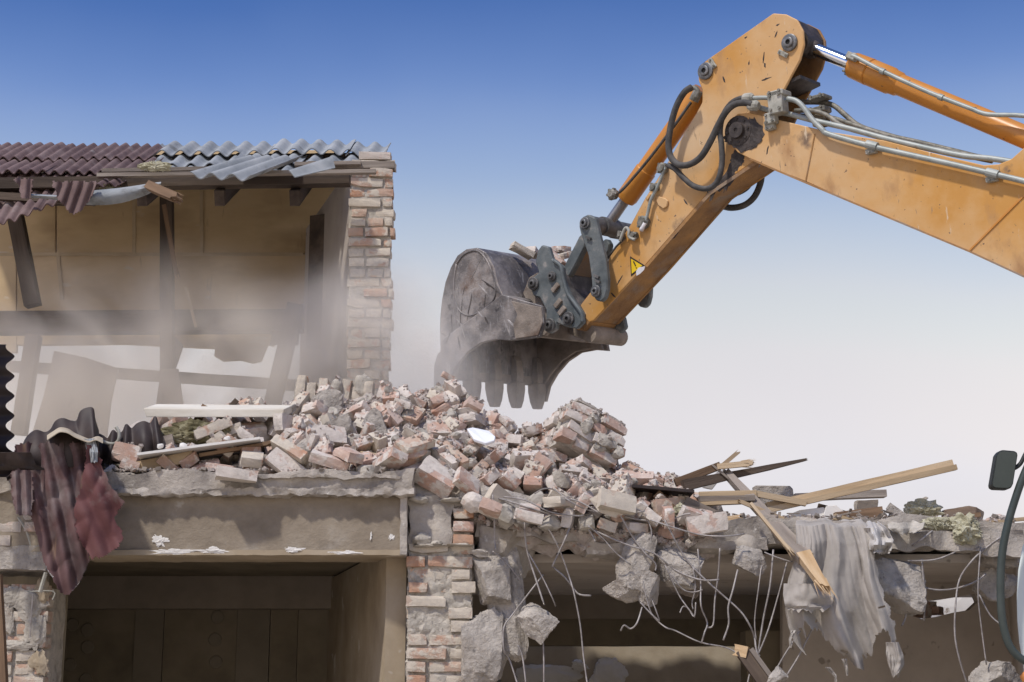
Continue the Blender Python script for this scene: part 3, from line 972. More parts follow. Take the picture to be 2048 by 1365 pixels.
# ================================================================== UPPER STOREY
# brick end wall
A, B = P(692, 700, 10.7), P(781, 700, 10.7)
zt = P(735, 318, 10.7).z
A2, B2 = P(605, 700, 12.4), P(700, 700, 12.4)
t = thing('brick_end_wall', 'tall standing brick wall end with worn mortar, left of the bucket', 'wall', ((A.x + B.x) / 2, 10.7, ZS))
t['kind'] = 'thing'
vs, fs = prism([V((A.x + .01, 10.72, ZS - .1)), V((B.x - .012, 10.72, ZS - .1)), V((B2.x, 12.4, ZS - .1)), V((A2.x, 12.4, ZS - .1))], (0, 0, zt - ZS + .08))
obj('mortar_core', vs, fs, M['mortar'], t)
brickwork(t, (A.x, 10.7, 0), B.x - A.x, zt, ZS + .2, 40, material=M['brick_wall'], seed=35, jitter=.018, ragged=(.014, .020), course=.074, lost=.02)
brickwork(t, (A.x + .05, 10.72, 0), B.x - A.x - .07, zt + .07, zt, 1, material=M['brick_grey'], seed=36, jitter=.01)
obj('inner_plaster', *prism([V((A.x - .012, 10.78, ZS - .1)), V((A.x + .005, 10.78, ZS - .1)), V((A2.x + .0, 12.4, ZS - .1)), V((A2.x - .02, 12.4, ZS - .1))], (0, 0, zt - ZS + .06)), M['dark_plaster'], t)
obj('door_post', *prism([P(612, 700, 11.75), P(652, 700, 11.55), P(652, 700, 11.68), P(612, 700, 11.9)], (0, 0, zt - P(612, 700, 11.75).z - .1)), M['timber_dark'], t)
obj('door_post_foot', *prism([P(612, 702, 11.75), P(652, 702, 11.55), P(652, 702, 11.68), P(612, 702, 11.9)], (0, 0, -.9)), M['dark_plaster'], t)

# rear wall of the room: tan panels, open below
YW = 12.3
t = thing('panelled_rear_wall', 'tan panelled rear wall of the roofed room, seen through dust', 'wall', (X(300, YW, 500), YW, P(300, 690, YW).z))
t['kind'] = 'thing'


def panel(a0, a1, b0, b1, bottom=None, material=None, dy=0.0):
    pts = [P(a0, b0, YW), P(a1, b0, YW)]
    if bottom:
        pts += [P(x, y, YW) for x, y in bottom]
    else:
        pts += [P(a1, b1, YW), P(a0, b1, YW)]
    pts = [p + V((0, dy, 0)) for p in pts]
    return obj('wall_panel', *prism(pts, (0, .05, 0)), material or M['tan_panel'], t, bev=.004)


xs = [-120, 112, 268, 403, 676]
for k, (a, b) in enumerate(zip(xs, xs[1:])):
    panel(a + 1.2, b - 1.2, 300, 507, dy=.006 * (k % 2))
bots = [[(33, 689), (33, 705), (-120, 705)], [(345, 693), (250, 688), (120, 690), (33, 690)], [(638, 600), (600, 606), (590, 622), (560, 640), (548, 692), (535, 690), (522, 722), (505, 726), (480, 720), (445, 722), (428, 712), (430, 697), (345, 693)]]
for k, (a, b, bt) in enumerate(((-120, 33, bots[0]), (33, 345, bots[1]), (345, 640, bots[2]))):
    panel(a + 1.2, b - 1.2, 509.5, 690, bt, dy=.004 * (k % 2))
for k, (x0, y0, x1, y1) in enumerate(((268, 375, 268, 507), (403, 375, 403, 507), (-100, 509, 606, 509), (116, 512, 124, 600))):
    p0, p1 = P(x0, y0, YW - .003), P(x1, y1, YW - .003)
    plank('joint_strip', p0, p1, .028, .004, M['tan_seam'], t, up=(0, 1, 0), seed=k)

YT = 11.75


def bar(name, x0, y0, x1, y1, wpx, Y, material, label, cat='timber', th=.10, parent=None, group=None, seed=1, j1=0, j0=0, Y1=None):
    """a squared timber whose face the camera sees wpx pixels wide"""
    p0, p1 = P(x0, y0, Y), P(x1, y1, Y1 or Y)
    return plank(name, p0, p1, wpx * Y / F, th, material, parent, up=(0, 1, 0), label=label, cat=cat, group=group, seed=seed, j1=j1, j0=j0)


bar('timber_beam', -80, 648, 606, 643, 44, YT, M['timber_dark'], 'long dusty timber cross beam through the roofed room', th=.14)
bar('timber_post', 24, 395, 66, 612, 30, YT - .12, M['timber_dark'], 'dark leaning post nearest the left picture edge, under the maroon roof', 'post')
bar('timber_post', 334, 380, 335, 812, 25, YT - .13, M['timber_dark'], 'upright dark post under the middle of the roof, behind the white plank', 'post')
bar('timber_post', 592, 610, 540, 830, 32, YT - .13, M['timber_dark'], 'leaning post beside the brick end wall, below the cross beam', 'post')
bar('timber_post', 68, 672, 38, 870, 28, YT - .13, M['timber_dark'], 'leaning lower post left of the grey leaning panel', 'post')
bar('timber_rail', -60, 728, 600, 772, 22, YT + .1, M['timber_grey'], 'thin sloping rail crossing the bright openings', 'rail', th=.05)
bar('timber_strut', 328, 410, 352, 545, 9, YT - .3, M['timber_brown'], 'thin splintered strip hanging beside the middle post', 'timber', th=.02, j1=.04)
bar('timber_strut', 372, 575, 392, 655, 6, YT - .35, M['timber_pale'], 'short pale lath dangling in front of the cross beam', 'timber', th=.015)
for nm, pts, Y, mt, lab in (('leaning_board', [(108, 702), (172, 716), (236, 737), (222, 800), (212, 880), (60, 880), (88, 790)], YT - .35, 'dark_plaster', 'grey board leaning in the bright opening behind the curled dark sheets'),
                            ('hanging_board', [(345, 668), (366, 690), (350, 738), (334, 735)], YT - .05, 'dark_plaster', 'small torn board hanging beside the middle post'),
                            ('hanging_board', [(548, 640), (602, 620), (596, 690), (560, 688), (540, 690)], YT - .02, 'timber_dark', 'dark torn board hung at the beam end beside the brick wall'),
                            ('leaning_board', [(322, 738), (356, 738), (372, 850), (306, 850)], YT - .2, 'dark_plaster', 'tapering board standing against the foot of the middle post')):
    vs, m = recentre(prism([P(x, y, Y) for x, y in pts], (0, .03, 0))[0])
    tag(obj(nm, vs, prism([P(x, y, Y) for x, y in pts], (0, .03, 0))[1], M[mt], None, m), lab, 'board')

# ---- roof
TH = math.radians(28.5)
YE = 10.42
zE = P(400, 372, YE).z
SU, SN = V((0, math.cos(TH), math.sin(TH))), V((0, -math.sin(TH), math.cos(TH)))
roof = thing('corrugated_roof', 'corrugated roof of maroon and grey sheets over the ruined upper room', 'roof', (X(350, YE, 350), YE, zE))
roof['kind'] = 'thing'


def rp(x, s, h=0.0):
    return V((x, YE, zE)) + SU * s + SN * h


def corr_sheet(x0, x1, s0, s1, h0, material, pitch=.084, amp=.016, droop=None, skew=0.0, label=None, seed=0, torn=0.0, ph=0.0):
    NX, NS = max(8, int((x1 - x0) / pitch * 10)), 8
    grid = []
    for j in range(NS + 1):
        row = []
        for i in range(NX + 1):
            x = x0 + (x1 - x0) * i / NX
            s = s0 + (s1 - s0) * j / NS
            if j == 0 and torn:
                s += torn * nz((x, seed, 0), 7)
            h = h0 + amp * math.cos(2 * math.pi * (x - ph) / pitch) + .012 * nz((x, s, seed), 2)
            p = rp(x + skew * (s - s0), s, h)
            if droop:
                p.z -= droop(x, s)
            row.append(p)
        grid.append(row)
    o = bumpy_sheet('roof_sheet', grid, material, .007, roof)
    if label:
        o['label'] = label
    return o


def xr(px, s):
    p = rp(0, s)
    return P(px, 350, p.y).x


def sag(x, s):
    k = max(0.0, (xr(215, 0) - x)) / .7
    return max(0, .42 - s) * min(.55, k * .5)


for j, (s0, s1) in enumerate(((-.16, .42), (.30, .86), (.74, 1.40))):
    for (a, b) in ((-120, 92), (88, 250) if j == 0 else (88, 296)):
        if j == 0:
            corr_sheet(xr(a, 0), xr(b, 0), s0, s1, .012 * (2 - j), M['maroon_roof'], droop=sag, seed=j + a, torn=.05, label='weathered maroon roof sheet, lower edge sagging')
        else:
            corr_sheet(xr(a, s0), xr(b, s0), s0, s1, .03 * j + .015, M['maroon_roof'], seed=j + a, label='weathered maroon roof sheet')
for j, (s0, s1) in enumerate(((.34, .92), (.70, 1.16), (1.02, 1.50))):
    cuts = ((290, 470), (466, 600), (600, 770)) if j < 2 else ((296, 540), (530, 700), (690, 772))
    for q, (a, b) in enumerate(cuts):
        corr_sheet(xr(a, s0), xr(b, s0), s0 + (.10 if (q == 2 and j == 0) else 0), s1, .032 * j + .012 * (q % 2), M['grey_roof'], pitch=.140, amp=.022, seed=j * 3 + q + 20,
                   torn=.015 if q == 0 else .05, label='pale grey roof sheet', ph=.02 * q)
# timbers under the sheets
for nm, x0, y0, x1, y1, w, dy, mt, h in (('eave_beam', -90, 372, 700, 360, 24, .10, 'timber_dark', .10), ('roof_batten', 195, 352, 752, 344, 8, -.02, 'timber_grey', .05),
                                         ('roof_batten', 205, 343, 470, 338, 8, .22, 'timber_grey', .05), ('roof_batten', 590, 330, 722, 327, 8, .25, 'timber_grey', .05), ('eave_board', -90, 388, 190, 404, 16, .02, 'timber_dark', .04),
                                         ('ridge_beam', -60, 330, 770, 322, 30, 1.2, 'timber_dark', .10)):
    p0, p1 = P(x0, y0, YE + dy), P(x1, y1, YE + dy)
    plank(nm, p0, p1, w * YE / F, h, M[mt], roof, up=(0, 1, 0), seed=int(x0) + 5)
for k, px in enumerate((-40, 120, 285, 440, 590)):
    p0 = rp(xr(px, .1), .06, -.10)
    p1 = rp(xr(px, .1), 1.45, -.10)
    plank('rafter', p0, p1, .07, .11, M['timber_dark'], roof, seed=k)
obj('wall_plate', *box(((A.x + B.x) / 2 - .15, 10.74, P(700, 330, 10.7).z), (.62, .10, .05)), M['timber_grey'], roof)
# far slope so that the roof is closed behind the ridge
vs = [rp(xr(-120, 1.4), 1.45, -.01), rp(xr(765, 1.4), 1.45, -.01)]
vs += [vs[1] + V((0, .85, .03)), vs[0] + V((0, .85, .03))]
obj('rear_slope', *prism(vs, (0, 0, -.03)), M['grey_roof'], roof)

# loose things at the eave


def loose_corr(name, quad, waves, amp, material, thick=.007, label=None, cat='roof sheet', nu=64, nv=10, warp=0.0, seed=0, group=None):
    """corrugated sheet on a bilinear patch: quad = 4 points (start-left, start-right, end-right, end-left), waves run start-left to start-right"""
    a, b, c, d = [V(q) for q in quad]
    nrm = (b - a).cross(d - a).normalized()
    grid = []
    for j in range(nv + 1):
        v = j / nv
        row = []
        for i in range(nu + 1):
            u = i / nu
            p = (a * (1 - u) + b * u) * (1 - v) + (d * (1 - u) + c * u) * v
            p += nrm * (amp * math.cos(2 * math.pi * waves * u) + warp * nz((u * 2, v * 2, seed), 1))
            row.append(p)
        grid.append(row)
    o = bumpy_sheet(name, grid, material, thick)
    return tag(o, label, cat, group)


loose_corr('loose_roof_sheet', [P(380, 352, 10.05), P(505, 358, 10.02), P(606, 318, 10.5), P(500, 318, 10.55)], 3, .022, M['grey_roof'], label='loose grey corrugated sheet lying slantwise on the eave', seed=3)
loose_corr('loose_roof_sheet', [P(578, 346, 10.05), P(590, 353, 10.0), P(670, 334, 10.2), P(664, 318, 10.25)], .5, .012, M['grey_roof'], label='short piece of grey sheet at the eave beside the brick wall top', seed=4)
# bent gutter
gp = [(60, 388, 396), (100, 390, 399), (130, 390, 403), (165, 384, 409), (200, 380, 411), (240, 376, 407), (275, 371, 397), (300, 367, 387), (322, 364, 373)]
grid = []
for q in spline([V(p) for p in gp], 4):
    grid.append([P(q.x, q.y + (q.z - q.y) * k / 6, 10.24 - .05 * math.sin(math.pi * (k / 6) ** .7) + .012 * nz((q.x * .03, k, 0), 1)) for k in range(7)])
o = bumpy_sheet('bent_gutter', grid, M['grey_roof'], .004)
tag(o, 'bent pale metal gutter sagging under the maroon sheets', 'gutter')
# torn maroon strips hanging from the eave


def px_sheet(name, rows, material, waves, amp, thick=.004, jag0=0.0, nu=40, label=None, cat='roof sheet', seed=0, ph=0.0, crumple=.02, parent=None, subdiv=4, jag=0.0, skewwave=0.0):
    """sheet through rows of (left px, right px, py, Y): waves run across"""
    rr = []
    for i in range(len(rows) - 1):
        for k in range(subdiv):
            tq = k / subdiv
            rr.append(tuple(rows[i][q] * (1 - tq) + rows[i + 1][q] * tq for q in range(4)))
    rr.append(tuple(rows[-1]))
    grid = []
    for r_i, (l, r, y, Y) in enumerate(rr):
        row = []
        for i in range(nu + 1):
            u = i / nu
            yy = y + (jag * nz((u * 9, seed, 0), 1) if r_i == len(rr) - 1 else 0) + (jag0 * nz((u * 5, seed, 3), 1) if r_i == 0 else 0)
            p = P(l + (r - l) * u, yy, Y + amp * math.cos(2 * math.pi * (waves * u + ph + skewwave * r_i / len(rr))) + crumple * (nz((u * 3, r_i * .35, seed), 1) + 1.1 * (.35 - abs(nz((u * 5 + r_i * .15, r_i * .22 - u, seed + 7), 1)))))
            row.append(p)
        grid.append(row)
    o = bumpy_sheet(name, grid, material, thick, parent)
    return tag(o, label, cat)


def rib_sheet(name, rows, slope, pitch, amp, Y, material, label, step=2.2, crumple=.03, seed=0, thick=.004, jag=5.0, parent=None, tilt=0.0):
    """ribbed sheet metal torn to an outline: rows = (left px, right px, py); the ribs run on straight through the tears"""
    y0, y1 = rows[0][2], rows[-1][2]
    lt, rt = [(r[2], r[0]) for r in rows], [(r[2], r[1]) for r in rows]
    xs_ = [r[0] - slope * (r[2] - y0) for r in rows] + [r[1] - slope * (r[2] - y0) for r in rows]
    x0, x1 = min(xs_) - 4, max(xs_) + 4
    nx, ny = int((x1 - x0) / step) + 1, int((y1 - y0 + 16) / (step * 1.3)) + 1
    grid, ins = [], []
    for j in range(ny + 1):
        y = y0 - 8 + (y1 - y0 + 16) * j / ny
        row, inn = [], []
        for i in range(nx + 1):
            xa = x0 + (x1 - x0) * i / nx
            x = xa + slope * (y - y0)
            d = amp * math.cos(2 * math.pi * xa / pitch) + crumple * nz((x * .012, y * .009, seed), 1) + crumple * .8 * (.3 - abs(nz((x * .02 + y * .006, y * .014, seed + 5), 1))) + tilt * (y - y0) / 100
            row.append(P(x, y, Y + d))
            l_, r_ = lerp_tab(lt, y), lerp_tab(rt, y)
            j1, j2 = jag * nz((1, y * .09, seed), 1), jag * nz((2, y * .11, seed), 1)
            e = jag * 1.4 * nz((x * .1, 3, seed), 1)
            inn.append(l_ + j1 <= x <= r_ + j2 and y0 + e <= y <= y1 + e)
        grid.append(row)
        ins.append(inn)
    o = bumpy_sheet(name, grid, material, thick, parent, True, lambda i, j: ins[i][j] and ins[i + 1][j + 1])
    return tag(o, label, 'roof sheet')


rib_sheet('torn_roof_sheet', [(104, 194, 362), (110, 190, 385), (118, 180, 402), (134, 166, 418), (140, 154, 430)], -.35, 21, .016, 10.15, M['maroon_roof'], 'torn maroon strip hanging from the sagging eave', seed=8)
rib_sheet('torn_roof_sheet', [(28, 68, 356), (38, 66, 378), (46, 62, 398)], -.1, 21, .016, 10.16, M['maroon_roof'], 'small torn maroon tab below the eave beside the leaning post', seed=9)
bar('broken_rafter', 298, 372, 352, 396, 18, 10.15, M['timber_brown'], 'broken rafter end with splintered tip poking out under the eave', 'timber', th=.06, j1=.05, Y1=9.95)

# ================================================================== EXCAVATOR
AY, AT = math.radians(40), math.radians(6)
LX = V((math.sin(AY) * math.cos(AT), math.cos(AY) * math.cos(AT), math.sin(AT)))     # across the machine, away from the camera
EO = P(1140, 640, 14.6)
CAM = V((0, 0, CZ))


def E(px, py, off=0.0):
    d = ray(px, py)
    return CAM + d * ((EO + LX * off - CAM).dot(LX) / d.dot(LX))


def EP(pts, off=0.0):
    return [E(x, y, off) for x, y in pts]


def proj(p):
    d = V(p) - CAM
    c, s = math.cos(PITCH), math.sin(PITCH)
    fw, up = d.y * c + d.z * s, -d.y * s + d.z * c
    return 1024 + F * d.x / fw, 682.5 - F * up / fw


WS = .42
EH = V((math.cos(AY), -math.sin(AY), 0))
EU = EH.cross(LX) if EH.cross(LX).z > 0 else LX.cross(EH)     # up within the plane of the arm
ex = thing('excavator', 'orange tracked excavator reaching its arm and bucket over the rubble', 'excavator', (6.6, 9.6, 0))


def plate(name, pts, off, th, material, parent=None, bev=.006, far=0.0, **k):
    return obj(name, *prism([p + LX * far for p in EP(pts, off)], LX * th), material, parent or ex, bev=bev, **k)


def web(pts, off, width, th, inward):
    """plate that runs along an edge, across the machine"""
    q = EP(pts, off)
    grid_v, fs = [], []
    n = len(q)
    for p in q:
        grid_v += [p, p + LX * width, p + LX * width + inward * th, p + inward * th]
    for i in range(n - 1):
        a, b = 4 * i, 4 * i + 4
        for k in range(4):
            fs.append((a + k, a + (k + 1) % 4, b + (k + 1) % 4, b + k))
    fs += [(3, 2, 1, 0), (4 * n - 4, 4 * n - 3, 4 * n - 2, 4 * n - 1)]
    return grid_v, fs


# ---- stick
STICK = [(1546, 27), (1572, 29), (1594, 40), (1606, 62), (1608, 90), (1600, 120), (1560, 195), (1520, 280), (1510, 322), (1416, 387), (1290, 532), (1187, 642), (1165, 650), (1155, 640),
         (1160, 612), (1185, 580), (1212, 545), (1217, 518), (1262, 448), (1290, 397), (1332, 331), (1367, 269), (1392, 228), (1404, 205), (1404, 180), (1397, 163), (1396, 145), (1404, 128), (1418, 117)]
st = plate('stick', STICK, 0, .03, M['orange'], bev=.008)
plate('far_plate', STICK, 0, .03, M['orange_dirty'], st, far=WS - .03)
inw = (EU * .7 - EH * .7)
obj('bottom_plate', *web([(1512, 322), (1416, 388), (1290, 533), (1187, 643), (1166, 651)], .025, WS - .05, .03, inw), M['orange_dirty'], st)
obj('top_plate', *web([(1160, 612), (1185, 580), (1212, 545), (1217, 519), (1262, 449), (1290, 398), (1332, 332), (1367, 270), (1392, 229), (1404, 206)], .028, WS - .056, .03, -inw), M['orange_dirty'], st)
obj('crown_plate', *web([(1404, 128), (1418, 118), (1546, 28), (1572, 30), (1594, 41), (1606, 63)], .028, WS - .056, .03, -EU), M['grease'], st)
obj('inner_plate', *web([(1600, 150), (1500, 200), (1470, 300)], .03, WS - .06, .03, -EU), M['grease'], st)  # black colour paints in the darkness of the open cavity
plate('cover_strip', [(1516, 326), (1420, 391), (1294, 535), (1290, 532), (1416, 386), (1512, 321)], -.008, .012, M['orange_dirty'], st, bev=0)
plate('lifting_lug', [(1314, 392), (1330, 397), (1336, 402), (1333, 414), (1326, 418), (1316, 411), (1312, 402)], -.02, .02, M['orange'], st)
plate('side_tab', [(1290, 395), (1298, 387), (1304, 388), (1294, 402)], -.015, .03, M['orange'], st)
# grease smeared over the plate below the boom pin
for k, (x, y, a, b) in enumerate(((1462, 340, .30, .10), (1445, 365, .20, .07), (1476, 318, .22, .12), (1425, 392, .10, .03), (1418, 378, .08, .02))):
    vs, fs = rock((a, .006, b), 500 + k, sub=4, amp=.5)
    rot = Matrix(((EH * .55 + EU * .8).normalized(), LX, (EU * .55 - EH * .8).normalized())).transposed()
    c = E(x, y, 0)
    obj('grease_smear', [rot @ v + c for v in vs], fs, M['grease'], st)
for k, (x, y, ln, an) in enumerate(((1527, 118, 18, 80), (1530, 130, 12, 85), (1498, 126, 10, 70), (1448, 160, 20, 100), (1532, 158, 26, 5), (1552, 70, 12, 60), (1556, 50, 8, 20), (1492, 75, 8, 10), (1372, 405, 16, 120), (1390, 420, 10, 60),
                                    (1352, 470, 22, 40), (1445, 300, 24, 110), (1512, 245, 20, 95), (1535, 300, 18, 70), (1520, 330, 14, 50), (1240, 560, 20, 45), (1226, 590, 16, 130))):
    c = E(x, y, -.06 if x > 1500 and y > 230 else 0)
    vs, fs = rock((ln / 235, .004, 3.4 / 235), 520 + k, sub=2, amp=.7)
    ca, sa = math.cos(math.radians(an)), math.sin(math.radians(an))
    rot = Matrix((EH * ca + EU * sa, LX, EU * ca - EH * sa)).transposed()
    obj('paint_chip', [rot @ v + c for v in vs], fs, M['grease'], st)


def pin(px, py, r, off, parent, hole=True, mt='pin'):
    k = (E(px, py, off) - CAM).length / F
    r *= k
    o = obj('pin', *lathe(E(px, py, off), -LX, [(-.02, r), (.018, r), (.022, r * .93), (.022, r * .62), (.040, r * .58), (.044, r * .5), (.044, r * .30), (.030, r * .28)], 24), M[mt], parent, smooth=True, angle=40)
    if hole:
        obj('pin_hole_shade', *lathe(E(px, py, off), -LX, [(.028, r * .27), (.0335, r * .27)], 14), M['black'], o)  # black disc paints in the shade of the hole
    return o


for (px, py, r, tx, ty, ang) in ((1580, 86, 17, 1566, 108, -38), (1412, 143, 17, 1425, 127, -62)):
    p = pin(px, py, r, 0, st)
    c = E(tx, ty, -.012)
    d = EH * math.cos(math.radians(ang)) + EU * math.sin(math.radians(ang))
    rot = Matrix((d, LX, LX.cross(d) * -1)).transposed()
    obj('keeper_plate', *box(c, (.105, .02, .042), rot), M['clamp'], p, bev=.004)
    for s in (-.036, .036):
        obj('bolt', *lathe(c + d * s - LX * .01, -LX, [(0, .011), (.010, .011)], 6), M['fitting'], p)
sign = plate('warning_sign', [(1260, 513), (1289, 531), (1262, 553)], -.004, .004, M['sticker_black'], st, bev=0)
plate('sign_field', [(1262, 518), (1284.5, 531.5), (1263.5, 548)], -.0065, .003, M['yellow'], sign, bev=0)
plate('sign_bar', [(1265.5, 523), (1268, 523), (1272, 532), (1270.5, 533.5)], -.009, .003, M['sticker_black'], sign, bev=0)
plate('sign_dot', [(1271, 535.5), (1273, 534.8), (1273.6, 537), (1271.8, 537.6)], -.009, .003, M['sticker_black'], sign, bev=0)
plate('torn_corner', [(1272, 543), (1277, 536), (1284, 534), (1290, 533), (1288, 540), (1280, 548), (1273, 552)], -.0095, .004, M['scuff'], sign, bev=0)

# ---- boom
BOOM = [(1500, 226), (1475, 228), (1458, 242), (1452, 262), (1458, 285), (1475, 305), (1500, 318), (1548, 339), (1612, 364), (1692, 400), (1938, 503), (2048, 554), (2200, 640), (2380, 790), (2560, 1010), (2680, 1200),
        (2800, 1180), (2760, 960), (2620, 720), (2450, 500), (2300, 370), (2200, 300), (2120, 255), (2080, 260), (2048, 296), (2022, 319), (1997, 329), (1968, 331), (1907, 317), (1766, 281), (1658, 264), (1548, 238)]
bo = plate('boom', BOOM, -.06, WS + .12, M['orange'], bev=.006)
plate('weld_seam', [(1628, 268), (1630, 269), (1612, 363), (1610, 362)], -.066, .008, M['orange_dirty'], bo, bev=0)
plate('weld_seam', [(2055, 382), (2057, 384), (1940, 502), (1938, 500)], -.068, .010, M['orange_clean'], bo, bev=0)
plate('edge_strip', [(1500, 316), (1548, 337), (1692, 398), (1938, 501), (2048, 552), (2048, 556), (1938, 505), (1692, 402), (1548, 341), (1500, 320)], -.068, .012, M['orange_dirty'], bo, bev=0)
cap = obj('pin_cover', *lathe(E(1477, 262, -.06), -LX, [(0, .135), (.012, .135), (.016, .12), (.016, .075), (.05, .07), (.05, .02), (.04, .018)], 24), M['grease'], bo, smooth=True, angle=40)
vs, fs = rock((.30, .014, .26), 540, sub=4, amp=.3)
rot = Matrix((EH, LX, EU)).transposed()
obj('grease_smear', [rot @ v + E(1487, 268, -.062) for v in vs], fs, M['grease'], bo)
vs, fs = rock((.12, .012, .20), 541, sub=4, amp=.5)
obj('grease_smear', [rot @ v + E(1506, 268, -.062) for v in vs], fs, M['grease'], bo)
for a in range(8):
    d = EH * math.cos(a * .785) + EU * math.sin(a * .785)
    obj('bolt', *lathe(E(1477, 262, -.06) + d * .105 - LX * .015, -LX, [(0, .012), (.012, .012)], 6), M['grease'], cap)

# boom-to-stick cylinder
MID = WS / 2
c0, c1 = E(1612, 92, MID), E(1708, 131, MID)
cy = thing_cyl = obj('stick_cylinder', *lathe(E(1702, 129, MID), (E(2110, 300, MID) - E(1702, 129, MID)), [(0, .085), (.03, .112), (.20, .118), (.21, .108), (.22, .116), (.42, .116), (.44, .106), (.50, .104), (.52, .092), (3.2, .092)], 28), M['orange_clean'], ex, smooth=True, angle=30)
obj('rod', *lathe(c0, c1 - c0, [(0, .058), ((c1 - c0).length + .02, .058)], 24), M['rod'], cy, smooth=True, angle=40)
obj('rod_eye', *lathe(E(1596, 84, .06), LX, [(0, .10), (WS - .16, .10)], 24), M['grease'], cy, smooth=True, angle=40)
obj('rod_head', *lathe(E(1600, 87, MID), c1 - c0, [(0, .085), (.16, .075), (.19, .062)], 20), M['grease'], cy, smooth=True, angle=40)
for a in range(10):
    ax = (c1 - c0).normalized()
    u = ax.cross(LX).normalized()
    d = u * math.cos(a * .628) + ax.cross(u) * math.sin(a * .628)
    obj('bolt', *lathe(E(1702, 129, MID) + d * .092 + ax * .012, -ax, [(0, .012), (.03, .012)], 6), M['fitting'], cy)
obj('oil_pipe', *tube(EP([(1703, 112), (1716, 117), (1770, 145), (1860, 186), (1940, 217), (1962, 226), (1985, 230), (2048, 232), (2120, 246), (2160, 290), (2170, 320)], .06), .019, 10, 4), M['pipe'], cy, smooth=True)
obj('pipe_block', *box(E(1704, 114, .08), (.09, .07, .06), frame(c1 - c0)), M['clamp'], cy, bev=.006)
for q in ((1765, 143), (1882, 195)):
    obj('pipe_clip', *lathe(E(*q, .06), c1 - c0, [(-.02, .027), (.02, .027)], 12), M['pipe'], cy)

# bucket cylinder along the stick
b0, b1, b2 = E(1405, 180, MID), E(1253, 397, MID), E(1203, 455, MID)
ax = (b1 - b0).normalized()
bl = (b1 - b0).length
bc = obj('bucket_cylinder', *lathe(b0, ax, [(0, .085), (.05, .095), (bl - .34, .095), (bl - .33, .104), (bl - .02, .104), (bl + .02, .09)], 28), M['orange_clean'], ex, smooth=True, angle=30)
obj('rod', *lathe(b1, ax, [(0, .052), ((b2 - b1).length, .052)], 22), M['rod_dull'], bc, smooth=True, angle=40)
obj('rod_eye', *lathe(E(1203, 452, .10), LX, [(0, .09), (.22, .09)], 22), M['steel_dark'], bc, smooth=True, angle=40)
obj('oil_pipe', *tube(EP([(1382, 205), (1350, 250), (1300, 316), (1256, 368), (1238, 386)], .03), .014, 8, 4), M['hose'], bc, smooth=True)
vs, fs = lathe(E(1226, 389, .05), -LX, [(-.03, .05), (.0, .055), (.03, .048), (.05, .03)], 10)
fo = obj('pipe_flange', vs, fs, M['fitting'], bc)
for a in range(6):
    d = EH * math.cos(a * 1.047) + EU * math.sin(a * 1.047)
    obj('bolt', *lathe(E(1226, 389, .05) + d * .048 + LX * .01, -LX, [(0, .014), (.04, .014)], 6), M['fitting'], fo)
obj('hose_elbow', *tube(EP([(1392, 196), (1396, 184), (1388, 176), (1378, 180)], -.02), .024, 10, 4), M['fitting'], bc, smooth=True)
obj('elbow_flange', *lathe(E(1392, 192, 0), EU * .8 + EH * .6, [(-.05, .045), (.05, .045)], 10), M['fitting'], bc)

# hoses
for nm, pts, off, r in (('hydraulic_hose', [(1383, 175), (1368, 186), (1352, 215), (1341, 255), (1337, 290), (1342, 315), (1358, 330), (1380, 329), (1402, 314), (1420, 285), (1436, 252), (1452, 224), (1470, 209), (1490, 206), (1505, 210)], -.13, .030),
                        ('hydraulic_hose', [(1336, 331), (1350, 338), (1366, 355), (1385, 371), (1408, 378), (1426, 373), (1438, 356), (1444, 325), (1443, 290), (1440, 262), (1446, 232), (1462, 208), (1480, 198), (1496, 196)], -.10, .026),
                        ('hydraulic_hose', [(1512, 330), (1508, 352), (1496, 374), (1480, 385), (1466, 388), (1450, 384)], WS + .06, .024),
                        ('hydraulic_hose', [(1523, 332), (1522, 362), (1510, 392), (1490, 410), (1465, 416), (1444, 412), (1425, 400)], WS + .03, .030)):
    obj(nm, *tube(EP(pts, off), r, 12, 5), M['hose'], ex, smooth=True)
# stick-side pipes and fittings
fp = obj('stick_pipe', *tube(EP([(1330, 336), (1322, 358), (1312, 380), (1302, 400), (1296, 425), (1290, 448)], -.04), .016, 10, 4), M['pipe'], ex, smooth=True)
for x, y, r in ((1328, 338, .055), (1312, 376, .042), (1290, 446, .065), (1246, 470, .032), (1272, 472, .035)):
    q = obj('pipe_fitting', *lathe(E(x, y, .0), -LX, [(0, r), (.04, r), (.05, r * .7), (.07, r * .65)], 8), M['fitting'], fp)
    for a in range(4):
        d = EH * math.cos(a * 1.571 + .5) + EU * math.sin(a * 1.571 + .5)
        obj('bolt', *lathe(E(x, y, 0) + d * r * .9 - LX * .02, -LX, [(0, .013), (.03, .013)], 6), M['fitting'], q)
obj('pipe_fitting', *tube(EP([(1290, 446), (1284, 458), (1282, 462)], -.05), .022, 10), M['scuff'], fp, smooth=True)
obj('bracket_pipe', *tube(EP([(1240, 483), (1246, 466), (1252, 456), (1258, 462), (1258, 474), (1270, 480)], -.06), .015, 8, 4), M['clamp'], fp, smooth=True)
obj('grease_line', *tube(EP([(1250, 476), (1232, 494), (1212, 522)], -.03), .010, 8), M['hose'], fp, smooth=True)

